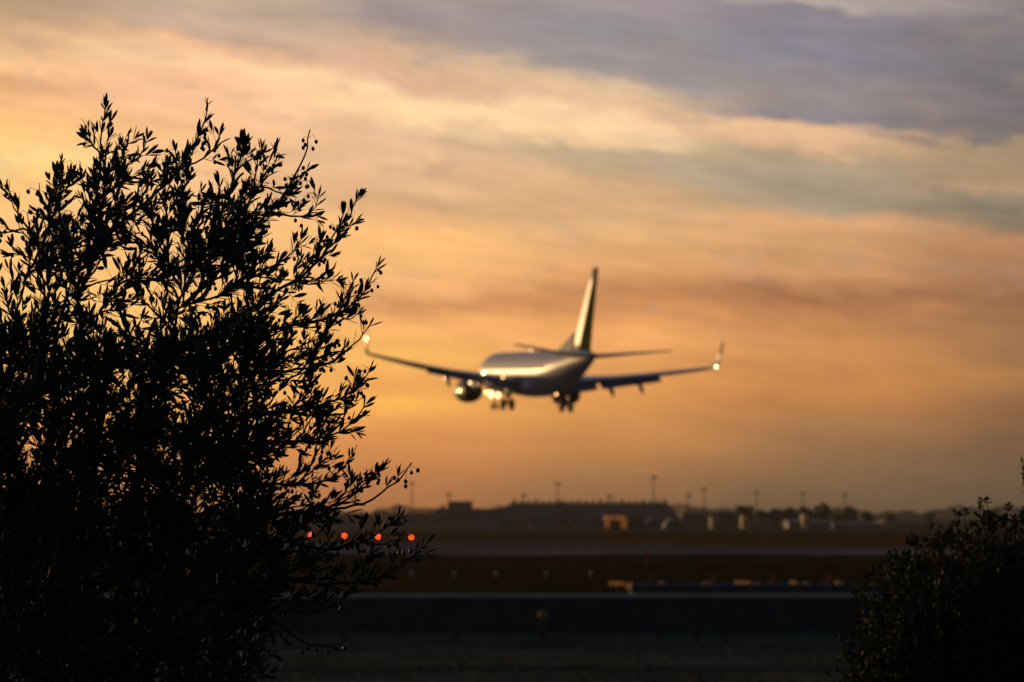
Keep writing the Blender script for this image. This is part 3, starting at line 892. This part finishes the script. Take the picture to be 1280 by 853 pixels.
# nose gear
g = empty('nose_gear', (15.6, 0, 0)); g.parent = air
MB().tube([(0, 0, -1.7), (.1, 0, -3.35)], [.09, .07], 10).obj('strut', M_strut, g, True)
for sgn in (1, -1):
    MB().box(-.8, .9, sgn*.36-.02, sgn*.36+.02, -2.45, -1.75).obj('gear_door', M_belly, g)
    MB().tube([(.1, sgn*.22-.1, -3.35), (.1, sgn*.22-.06, -3.35), (.1, sgn*.22+.06, -3.35), (.1, sgn*.22+.1, -3.35)], [.2, .345, .345, .2], 20).obj('wheel', M_tyre, g, True)
# fin and rudder
def fin_ring(z, xle, xte, f0_, f1_, tk):
    ch = xle - xte
    xa, xb = xle - f0_*ch, xle - f1_*ch
    n = 7; L_ = []; Rr = []
    for i in range(n):
        f = f0_ + (f1_-f0_)*i/(n-1)
        th = tk*(0.02 + 4*0.5*f*(1-f)*1.0)*(1 if f > .03 else .4)
        x = xle - f*ch
        L_.append((x, th, z)); Rr.append((x, -th, z))
    return L_ + Rr[::-1]
FZ = [(1.75, -10.5, -17.0, .18), (2.6, -11.3, -17.15, .17), (4.0, -12.5, -17.4, .15), (6.0, -14.15, -17.85, .12), (8.0, -15.8, -18.3, .08), (9.15, -16.75, -18.6, .05)]
MB().loft([fin_ring(z, a, b, 0, .50, t) for z, a, b, t in FZ]).obj('fin', M_finw, air, True)
MB().loft([fin_ring(z, a, b, .502, .72, t) for z, a, b, t in FZ]).obj('fin_rear_panel', M_green, air, True)
MB().loft([fin_ring(z, a, b, .723, 1.0, t) for z, a, b, t in FZ]).obj('rudder', M_green, air, True)
MB().loft([[(-6.2, .02, 1.95), (-6.2, -.02, 1.95), (-11.6, -.17, 1.85), (-11.6, .17, 1.85)], [(-6.4, .01, 2.0), (-6.4, -.01, 2.0), (-11.9, -.12, 3.55), (-11.9, .12, 3.55)]]).obj('dorsal_fin', M_wlt2, air)
MB().loft([[(3, .03, 1.98), (3, -.03, 1.98), (2.4, -.03, 1.98), (2.4, .03, 1.98)], [(2.75, .015, 2.35), (2.75, -.015, 2.35), (2.45, -.015, 2.35), (2.45, .015, 2.35)]]).obj('antenna', M_white, air)

# ------------------------------------------------------------------ sun glints on the airliner, added as small glowing balls
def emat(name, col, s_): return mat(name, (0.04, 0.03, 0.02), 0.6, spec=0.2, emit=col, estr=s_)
M_l1 = emat('bright_glint', (1.0, 0.82, 0.38), 18.0)
M_l2 = emat('yellow_glint', (1.0, 0.72, 0.24), 14.0)
M_l3 = emat('dim_amber_glint', (1.0, 0.50, 0.16), 8.0)
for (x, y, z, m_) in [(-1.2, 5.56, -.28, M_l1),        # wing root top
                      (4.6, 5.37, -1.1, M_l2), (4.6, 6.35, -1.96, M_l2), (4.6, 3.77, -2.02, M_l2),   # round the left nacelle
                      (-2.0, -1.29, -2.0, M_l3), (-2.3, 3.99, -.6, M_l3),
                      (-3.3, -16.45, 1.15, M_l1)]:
    MB().ball((0, 0, 0), .085, 10, 8).obj('sun_glint', m_, air, True, (x, y, z))

# ------------------------------------------------------------------ red approach light units
M_red = emat('red_lamp_glass', (1.0, 0.085, 0.02), 15.0)
M_box = mat('orange_housing', (0.10, 0.035, 0.01), 0.6)
M_leg = mat('grey_leg_metal', (0.15, 0.15, 0.15), 0.5, 0.5)
pl0 = None
LD = 350.0
for i, (px_, py_) in enumerate([(389, 669), (431, 670), (473, 671), (514.5, 672)]):
    names = ['farthest left', 'second from the left', 'third from the left', 'rightmost']
    z = PZ(py_, LD)
    if pl0 is None:
        u = empty('guidance_light'); parts = []
        parts.append(MB().box(-.45, .45, -.02, .9, .02, .38).obj('housing', M_box, u))
        parts.append(MB().tube([(0, -.06, .2), (0, -.021, .2)], .105, 16).obj('lamp', M_red, u))
        for lx in (-.35, .35):
            parts.append(MB().tube([(lx, .4, -.6), (lx, .4, .02)], .03, 6).obj('leg', M_leg, u))
        pl0 = u
    else:
        u = pl0.copy(); COL.objects.link(u)
        for p_ in parts:
            c_ = p_.copy(); COL.objects.link(c_); c_.parent = u
    u.location = (PX(px_, LD), LD, z - .2)
    tag(u, 'lit red landing lamp, %s of four in the row' % names[i], 'landing light', 'red landing lamps in a row')

# ------------------------------------------------------------------ red antenna frames
M_ant = mat('red_antenna_paint', (0.22, 0.018, 0.006), 0.9, spec=0.0)
M_ant2 = mat('orange_antenna_paint', (0.50, 0.10, 0.02), 0.8, spec=0.1)
ND = 112.0
nm = ['leftmost, with a thin mast on top', 'second from the left', 'third from the left', 'closest to the shrub']
a0 = None
for i, px_ in enumerate([808, 886, 959, 1028]):
    if a0 is None:
        u = empty('antenna_frame'); parts = []
        parts.append(MB().box(-.50, .50, -.5, .5, 0, .10).obj('base', M_ant, u))
        for sx_ in (-.38, .38):
            parts.append(MB().tube([(sx_, 0, .1), (sx_*.9, 0, 1.28)], .035, 6).obj('leg', M_ant, u))
        parts.append(MB().tube([(-.36, 0, .12), (.36, 0, .72)], .03, 6).tube([(.36, 0, .12), (-.36, 0, .72)], .03, 6).obj('cross_brace', M_ant, u))
        parts.append(MB().box(-.62, .62, -.10, .10, 1.28, 1.37).obj('boom', M_ant, u))
        p_ = MB().box(-.07, .07, -.03, .03, -.32, .32).obj('reflector', M_ant2, u, False, (.10, -.06, .70)); p_.rotation_euler = (0, R(38), 0)
        parts.append(p_); a0 = u
    else:
        u = a0.copy(); COL.objects.link(u)
        for p_ in parts:
            c_ = p_.copy(); COL.objects.link(c_); c_.parent = u
    u.location = (PX(px_, ND), ND, 0)
    if i == 0:
        MB().tube([(0, 0, 1.37), (0, 0, 1.85)], .05, 6).obj('mast', M_ant2, u)
    tag(u, 'red braced antenna frame behind the wall, ' + nm[i], 'antenna', 'red antenna frames behind the wall')

# ------------------------------------------------------------------ small amber and white fixtures behind the wall
M_amb = emat('amber_lamp_glass', (1.0, 0.34, 0.06), 0.11)
M_amb2 = emat('amber_lamp_glass_dim', (1.0, 0.36, 0.07), 0.05)
FD = 95.0
cnt = 0
for (px_, py_, wpx, hpx, m_) in [(771, 729, 18, 5, M_amb), (786, 732, 7, 8, M_amb), (827, 729, 6, 4, M_amb2), (884, 729, 9, 3, M_amb2), (928, 729, 18, 6, M_amb), (948, 730, 6, 3, M_amb2),
                            (991, 729, 7, 6, M_amb), (1008, 730, 6, 5, M_amb2), (1048, 729, 7, 5, M_amb2)]:
    x, z = PX(px_, FD), PZ(py_, FD); w_, h_ = wpx/3500*FD/2, hpx/3500*FD/2
    u = empty('ground_lamp', (x, FD, 0))
    MB().box(-w_, w_, -.05, -.02, z-h_, z+h_).obj('lamp', m_, u)
    MB().box(-w_-.02, w_+.02, -.018, .15, z-h_-.02, z+h_+.02).obj('housing', M_box, u)
    MB().tube([(0, .05, 0), (0, .05, z-h_-.02)], .03, 6).obj('post', M_leg, u)
    lb = ['wide amber lamp bar left of the blue barrier', 'small upright amber lamp at the left end of the blue barrier', 'tiny dim amber lamp just below the first red antenna frame',
          'flat dim amber lamp beneath the second red antenna frame', 'wide bright amber lamp bar between second and third antenna frames', 'tiny flat amber lamp just left of the third antenna frame',
          'bright squarish amber lamp between third and fourth antenna frames', 'dim amber lamp just left of the fourth antenna frame', 'dim amber lamp close to the dark shrub'][cnt]
    cnt += 1
    tag(u, lb, 'lamp', 'amber lamps on the blue barrier')
M_wfix = mat('white_marker_paint', (0.33, 0.33, 0.33), 0.5)
w0_ = None
wl = ['beside the hanging olive twig', 'second from the olive tree', 'third from the olive tree', 'fourth from the olive tree', 'nearest the amber lamp bar']
for i, px_ in enumerate([515, 568, 620, 683, 738]):
    wd = 148.0
    if w0_ is None:
        u = empty('edge_marker')
        parts = [MB().tube([(0, 0, 0), (0, 0, .18), (0, 0, .34)], [.05, .05, .09], 10).obj('stem', M_wfix, u), MB().tube([(0, 0, .34), (0, 0, .46), (0, 0, .50)], [.14, .14, .06], 12).obj('cap', M_wfix, u)]
        w0_ = u
    else:
        u = w0_.copy(); COL.objects.link(u)
        for p_ in parts:
            c_ = p_.copy(); COL.objects.link(c_); c_.parent = u
    u.location = (PX(px_, wd), wd, 0); u.scale = (.6, .6, .75)
    tag(u, 'small white edge marker in the dark grass, ' + wl[i], 'marker', 'white edge markers in the grass')

# ------------------------------------------------------------------ weeds in front of the wall
M_weed = leaf_mat('weed_leaf', (0.055, 0.060, 0.020), (0.07, 0.07, 0.03), 0.7, (0.1, 0.09, 0.02), 0.15)
M_head = mat('dry_seed_head', (0.28, 0.13, 0.04), 0.9)
M_stem = mat('dry_stem', (0.06, 0.055, 0.03), 0.9)
WLB = ['bushy weed with leaning top left of the rusty headed one', 'tall weed with a rusty round seed head before the wall', 'low weed clump just right of the rusty headed weed', 'pale weed with two thin stalks right of centre',
       'short dark weed between the pale stalks and the shrub', 'small weed near the drooping olive twig', 'spindly weed half way from olive tree to centre', 'low dark tuft beside the shrub', 'broad faint weed growing against the wall near the shrub']
for i, (px_, py_, h_, w_, head) in enumerate([(570, 803, .62, .22, 0), (679, 803, .82, .18, 1), (712, 801, .40, .28, 0), (826, 800, .75, .20, 0), (870, 804, .45, .25, 0), (430, 800, .4, .2, 0), (500, 797, .6, .15, 0), (905, 803, .35, .25, 0), (975, 795, .75, .45, 0)]):
    d_ = D(py_); u = empty('weed', (PX(px_, d_), d_, 0)); tag(u, WLB[i], 'weed', 'weeds in front of the wall')
    wp = Plant(0.10, 0.03); sm = MB(); hd = MB()
    for k in range(10):
        an = random.uniform(0, 6.28); rr_ = random.uniform(0, w_)
        T = Vector((math.cos(an)*rr_, math.sin(an)*rr_, h_*random.uniform(.5, 1.0)))
        pts = bez(Vector((T.x*.15, T.y*.15, -.02)), Vector((T.x*.3, T.y*.3, T.z*.4)), Vector((T.x*.8, T.y*.8, T.z*.7)), T, 6)
        sm.tube(pts, [.006, .005, .005, .004, .004, .003, .002], 4, False)
        twig_leaves(wp, pts, .003, .05, spread=.7)
        if head: hd.ball(Vector((T.x*.6, T.y*.6, h_*random.uniform(.85, 1.02))), .085, 8, 6, (1, 1, .8))
    sm.obj('stem', M_stem, u); wp.leaves_obj('foliage', M_weed, u, BSH)
    if head: hd.obj('seed_head', M_head, u, True)
# rough grass of the near field
def tufts(name, n, y0, y1, h, m, seed=3):
    rg = np.random.default_rng(seed)
    yy = y0 + (y1-y0)*rg.random(n); xx = (rg.random(n)-0.5)*0.5*yy
    cl = np.sin(xx*0.9+np.sin(yy*.7)*2)+np.sin(xx*.31+yy*.43+1)
    hh = h*(0.6+0.25*np.clip(cl, -1, 1))*rg.uniform(.5, 1.3, n)
    an = rg.random(n)*6.28
    dx, dy = np.cos(an)*.012, np.sin(an)*.012
    lx, ly = rg.normal(0, .35, n)*hh, rg.normal(0, .35, n)*hh
    z = np.array([ground_z(0, v) for v in yy])
    V = np.zeros((n, 3, 3))
    V[:, 0] = np.stack([xx-dx, yy-dy, z-.01], 1); V[:, 1] = np.stack([xx+dx, yy+dy, z-.01], 1); V[:, 2] = np.stack([xx+lx, yy+ly, z+hh], 1)
    me = bpy.data.meshes.new(name); me.vertices.add(n*3); me.vertices.foreach_set('co', V.reshape(-1).astype(np.float32))
    me.loops.add(n*3); me.loops.foreach_set('vertex_index', np.arange(n*3, dtype=np.int32))
    me.polygons.add(n); me.polygons.foreach_set('loop_start', np.arange(0, n*3, 3, dtype=np.int32)); me.update(calc_edges=True)
    me.materials.append(m); o = bpy.data.objects.new(name, me); COL.objects.link(o); return o
M_gr = mat('dry_grass_blade', (0.13, 0.12, 0.07), 0.9, nscale=0.25, col2=(0.04, 0.045, 0.02), spec=0.2)
tag(tufts('grass', 60000, 50, 81, .16, M_gr), 'rough dark grass in front of the low wall', 'grass', kind='stuff')

# ------------------------------------------------------------------ airport buildings on the horizon
M_roof = mat('brown_grey_cladding', (0.085, 0.080, 0.070), 0.85, nscale=0.4, namp=0.3)
M_roof2 = mat('grey_cladding', (0.14, 0.125, 0.12), 0.8, nscale=0.5, namp=0.3)
M_pale = mat('pale_cladding', (0.13, 0.13, 0.145), 0.7, nscale=0.5, namp=0.2)
M_dk = mat('dark_opening', (0.015, 0.013, 0.012), 0.9)
M_glow = emat('warm_lit_doorway', (1.0, 0.30, 0.045), 0.15)
M_glow2 = emat('warm_glow_wall', (1.0, 0.52, 0.20), 0.03)  # warm light put into whole hut walls as emission; their windows stay dark
BDist = 700.0
def bx(px0, px1, py, d): return PX(px0, d), PX(px1, d), PZ(py, d)
# long hangar
u = empty('hangar', (PX(740, BDist), BDist, 0)); tag(u, 'long dark hangar with flat roof and sloping ends under the airliner', 'hangar')
X = lambda p: PX(p, BDist) - u.location.x
z1, z2 = PZ(629, BDist), PZ(649, BDist)
MB().box(X(598), X(850), 0, 60, 0, z2).obj('wall', M_roof2, u)
MB().add([(X(598), -1, z2), (X(640), 4, z1), (X(835), 4, z1), (X(852), -1, z2), (X(598), 61, z2), (X(640), 56, z1), (X(835), 56, z1), (X(852), 61, z2)],
         [(0, 3, 2, 1), (1, 2, 6, 5), (5, 6, 7, 4), (0, 1, 5, 4), (3, 7, 6, 2), (0, 4, 7, 3)]).obj('roof', M_roof, u)
for i in range(22):
    x = X(643) + i*(X(832)-X(643))/21
    MB().box(x-.45, x+.45, 3.8, 5.6, z1, z1+.55+.25*(i % 3 == 0)).obj('roof_vent', M_roof, u)
for i in range(11):
    x = X(612) + i*(X(835)-X(612))/10
    MB().box(x-1.6, x+1.6, -.15, -.02, 0.2, 3.0).obj('door', M_dk if i % 3 else M_pale, u)
def block(name, px0, px1, py, d, m, label, cat, depth=14, roof='flat', win=4, wm=None, group=None):
    x0_, x1_, z = bx(px0, px1, py, d); cx = (x0_+x1_)/2; hw = (x1_-x0_)/2
    u = empty(name, (cx, d, 0)); tag(u, label, cat, group)
    if roof == 'gable':
        MB().box(-hw, hw, 0, depth, 0, z*.72).obj('wall', m, u)
        MB().add([(-hw-.3, -.4, z*.72), (hw+.3, -.4, z*.72), (hw+.3, depth+.4, z*.72), (-hw-.3, depth+.4, z*.72), (-hw-.3, depth/2, z), (hw+.3, depth/2, z)],
                 [(0, 1, 5, 4), (2, 3, 4, 5), (0, 4, 3), (1, 2, 5), (0, 3, 2, 1)]).obj('roof', M_pale if wm is None else wm, u)
    elif roof == 'arch':
        n = 10
        prof = [(-hw*math.cos(math.pi*k/n), z*math.sin(math.pi*k/n)) for k in range(n+1)]
        MB().loft([[(a, 0, b) for a, b in prof], [(a, depth, b) for a, b in prof]]).obj('roof', m, u, False)
        MB().box(-hw*.35, hw*.35, -.1, -.01, 0, z*.6).obj('door', M_dk, u)
        return u
    else:
        MB().box(-hw, hw, 0, depth, 0, z).obj('wall', m, u)
        MB().box(-hw-.15, hw+.15, -.15, depth+.15, z, z+.25).obj('roof', M_roof, u)
    for k in range(win):
        xx = -hw + (k+.5)*2*hw/win
        MB().box(xx-.6, xx+.6, -.06, -.01, z*.3, z*.5).obj('window', M_dk, u)
    return u
block('terminal_block', 560, 590, 628, 690, M_roof, 'boxy grey building standing highest left of the long hangar', 'building', 12)
block('annex', 545, 640, 637, 705, M_roof2, 'lower flat annex joining the boxy building to the hangar', 'building', 20, win=7)
block('shed', 486, 548, 643, 680, M_roof2, 'low grey shed seen past the olive tree twigs', 'shed', 14, win=5)
block('storage_shed', 420, 484, 645, 690, M_roof2, 'low shed mostly hidden behind the olive branches', 'shed', 14, win=5)
block('pale_hut', 470, 480, 641, 640, M_glow2, 'small warm lit hut showing through the olive twigs', 'hut', 6, win=1)
block('parked_trailer', 590, 622, 650, 560, M_pale, 'long pale trailer parked left of the hangar', 'trailer', 3, win=0)
block('pale_trailer', 662, 690, 648, 560, M_pale, 'pale trailer parked in front of the hangar wall', 'trailer', 3, win=0)
block('freight_container', 722, 752, 651, 550, M_roof2, 'grey freight container left of the orange lit gate', 'container', 3, win=0)
block('round_shelter', 806, 828, 648, 560, M_pale, 'pale round roofed shelter right of the orange lit gate', 'shelter', 12, 'arch')
block('round_hangar', 830, 858, 648, 570, M_roof2, 'grey round roofed shelter at the end of the long hangar', 'shelter', 12, 'arch')
block('far_hall', 852, 925, 642, 760, M_roof, 'dark low hall right of the long hangar', 'hall', 20, win=6)
block('white_shed', 985, 1005, 650, 600, M_pale, 'pale gabled shed in front of the tree group', 'shed', 10, 'gable', 2)
block('white_tent', 1006, 1038, 651, 600, M_pale, 'long white roofed tent below the tallest tree', 'tent', 10, 'gable', 3)
block('white_hall', 1040, 1102, 653, 610, M_pale, 'widest pale low hall right of the tallest tree', 'hall', 12, 'gable', 5)
block('flat_hall', 1105, 1200, 652, 900, M_roof2, 'thin far low hall ending at the shrub', 'hall', 20, win=8)
block('utility_hut', 888, 895, 647, 590, M_glow2, 'small lit hut right of the long hangar', 'hut', 5, win=1)
block('gate_hut', 927, 934, 645, 590, M_glow2, 'small lit hut before the first round tree', 'hut', 5, win=1)
block('lit_hut', 1003, 1010, 643, 595, M_glow2, 'small warm lit hut left of the tallest tree', 'hut', 5, win=1)
# orange lit gate
gd = 545.0
u = empty('lit_gate', (PX(769, gd), gd, 0)); tag(u, 'open shed glowing orange round its doorway below the hangar', 'shed')
X = lambda p: PX(p, gd) - u.location.x
zt, zm = PZ(645, gd), PZ(650.5, gd)
MB().box(X(756), X(782), -.1, 5, zm, zt).obj('lintel', M_glow, u)
MB().box(X(756), X(761.5), -.08, .5, 0.4, zm).obj('post', M_glow, u)
MB().box(X(776), X(782), -.08, .5, 0.4, zm).obj('post', M_glow, u)
MB().box(X(757), X(781), 1.2, 5, 0, zm-.02).obj('wall', M_dk, u)
MB().box(X(755), X(783), -.3, 5.3, zt+.01, zt+.2).obj('roof', M_roof, u)
u2 = block('dark_annex', 783, 806, 649, 560, M_dk, 'dark shed right beside the orange lit gate', 'shed', 8, win=0)
# light masts
M_mast = mat('mast_steel', (0.05, 0.05, 0.05), 0.7)
for (px_, py_, d_, lab) in [(515, 604, 760, 'tall floodlight mast seen past the tip of the lowest olive twig'), (561, 618, 740, 'short lamp post over the boxy grey building'), (655, 619, 740, 'short lamp post over the left end of the hangar roof'),
                       (697, 605, 780, 'floodlight mast over the hangar left of the airliner wheels'), (762, 620, 780, 'short lamp post over the middle of the hangar roof'), (817, 597, 700, 'tallest floodlight mast over the right end of the hangar'),
                       (860, 619, 790, 'short faint mast just right of the hangar'), (880, 612, 760, 'dark floodlight mast right of the hangar'), (945, 616, 800, 'floodlight mast above the first round tree'),
                       (1003, 617, 800, 'floodlight mast left of the tallest tree'), (1055, 619, 800, 'floodlight mast right of the tallest tree')]:
    z = PZ(py_, d_); u = empty('floodlight_mast', (PX(px_, d_), d_, 0)); tag(u, lab, 'mast', 'floodlight masts over the airport')
    MB().tube([(0, 0, 0), (0, 0, z)], [.20, .12], 8).obj('pole', M_mast, u)
    MB().box(-.7, .7, -.3, .3, z-.3, z+.3).obj('lamp_head', M_mast, u)
# far trees
M_tleaf = mat('far_tree_leaf', (0.030, 0.032, 0.018), 0.9, spec=0.1)
def far_tree(px_, py_, d_, wpx, lab, seed):
    rg = random.Random(seed)
    z = PZ(py_, d_); w_ = wpx/3500*d_/2
    u = empty('broadleaf_tree', (PX(px_, d_), d_, 0)); tag(u, lab, 'tree', 'trees on the airport horizon')
    mb = MB().tube([(0, 0, -.1), (0, 0, z*.5)], [.35, .2], 7)
    for k in range(5):
        an = rg.uniform(0, 6.28); mb.tube([(0, 0, z*.35), (math.cos(an)*w_*.5, math.sin(an)*w_*.5, z*.7)], [.15, .06], 5)
    mb.obj('trunk', M_bark, u)
    n = 1900; nr = np.random.default_rng(seed)
    cl = [(rg.uniform(-.65, .65)*w_, rg.uniform(-.6, .6)*w_, z*rg.uniform(.32, .88), rg.uniform(.22, .42)*w_) for _ in range(16)] + [(0, 0, z*.86, w_*.3)]
    V = np.zeros((n, 4, 3))
    for i in range(n):
        c_ = cl[i % len(cl)]
        v = nr.normal(0, 1, 3); v /= np.linalg.norm(v); r_ = c_[3]*nr.random()**.4
        p = np.array([c_[0]+v[0]*r_, c_[1]+v[1]*r_, min(z, max(.3, c_[2]+v[2]*r_*.7))])
        a = nr.normal(0, 1, 3); a /= np.linalg.norm(a); b = np.cross(a, nr.normal(0, 1, 3)); b /= np.linalg.norm(b)
        s_ = .36
        V[i] = [p-a*s_, p+b*s_*.6, p+a*s_, p-b*s_*.6]
    me = bpy.data.meshes.new('crown'); me.from_pydata(V.reshape(-1, 3).tolist(), [], [(4*i, 4*i+1, 4*i+2, 4*i+3) for i in range(n)])
    me.materials.append(M_tleaf); o = bpy.data.objects.new('crown', me); COL.objects.link(o); o.parent = u
for i, (a, b, c_, w_, lab) in enumerate([(930, 632, 640, 26, 'round tree behind the small lit gate hut'), (908, 640, 650, 20, 'low tree left of the first round tree'), (951, 637, 650, 20, 'low tree just right of the first round tree'),
        (968, 635, 655, 20, 'bushy tree in the middle of the tree group'), (985, 634, 650, 24, 'wide tree above the pale gabled shed'), (1007, 633, 650, 22, 'tree directly left of the tallest tree'), (1028, 628, 645, 25, 'tallest tree in the group on the horizon'),
        (1062, 633, 660, 22, 'pointed tree standing apart right of the tallest tree'), (1047, 643, 660, 16, 'small low tree between the tallest and pointed trees'), (1084, 639, 660, 15, 'small round tree rightmost of the horizon group'),
        (1113, 643, 800, 12, 'small far tree right of the horizon group'), (1161, 641, 850, 16, 'lone far tree near the shrub')]):
    far_tree(a, b, c_, w_, lab, 100+i)
# far wood along the horizon
def far_wood():
    mb = MB(); rg = random.Random(5)
    nv = np.random.default_rng(9)
    n = 26000; V = np.zeros((n, 3, 3))
    xx = nv.uniform(-560, 620, n); prof = 3.0 + 1.6*np.sin(xx*.021+1)+1.1*np.sin(xx*.083)+.9*np.sin(xx*.21+2)+.6*np.sin(xx*.51)
    prof += 2.0
    zz = prof*nv.random(n)**.6; yy = 1500 + nv.uniform(-15, 15, n)
    for k in range(3):
        V[:, k] = np.stack([xx+nv.normal(0, .8, n), yy+nv.normal(0, .8, n), np.maximum(0, zz+nv.normal(0, .6, n))], 1)
    me = bpy.data.meshes.new('far_wood'); me.vertices.add(n*3); me.vertices.foreach_set('co', V.reshape(-1).astype(np.float32))
    me.loops.add(n*3); me.loops.foreach_set('vertex_index', np.arange(n*3, dtype=np.int32))
    me.polygons.add(n); me.polygons.foreach_set('loop_start', np.arange(0, n*3, 3, dtype=np.int32)); me.update(calc_edges=True)
    me.materials.append(M_tleaf); o = bpy.data.objects.new('far_wood', me); COL.objects.link(o)
    tag(o, 'far off dark line of woodland along the horizon', 'woodland', kind='stuff')
far_wood()

# ------------------------------------------------------------------ haze
HAZE = 0.00009
mh = bpy.data.materials.new('haze_air'); mh.use_nodes = True
nt = mh.node_tree; nt.nodes.clear()
pv = nt.nodes.new('ShaderNodeVolumePrincipled'); pv.inputs['Density'].default_value = HAZE
pv.inputs['Color'].default_value = (0.85, 0.80, 0.76, 1); pv.inputs['Anisotropy'].default_value = 0.45
ou = nt.nodes.new('ShaderNodeOutputMaterial'); nt.links.new(pv.outputs[0], ou.inputs['Volume'])
o = MB().box(-950, 950, -80, 2500, -1.0, 34).obj('haze', mh); tag(o, kind='stuff')
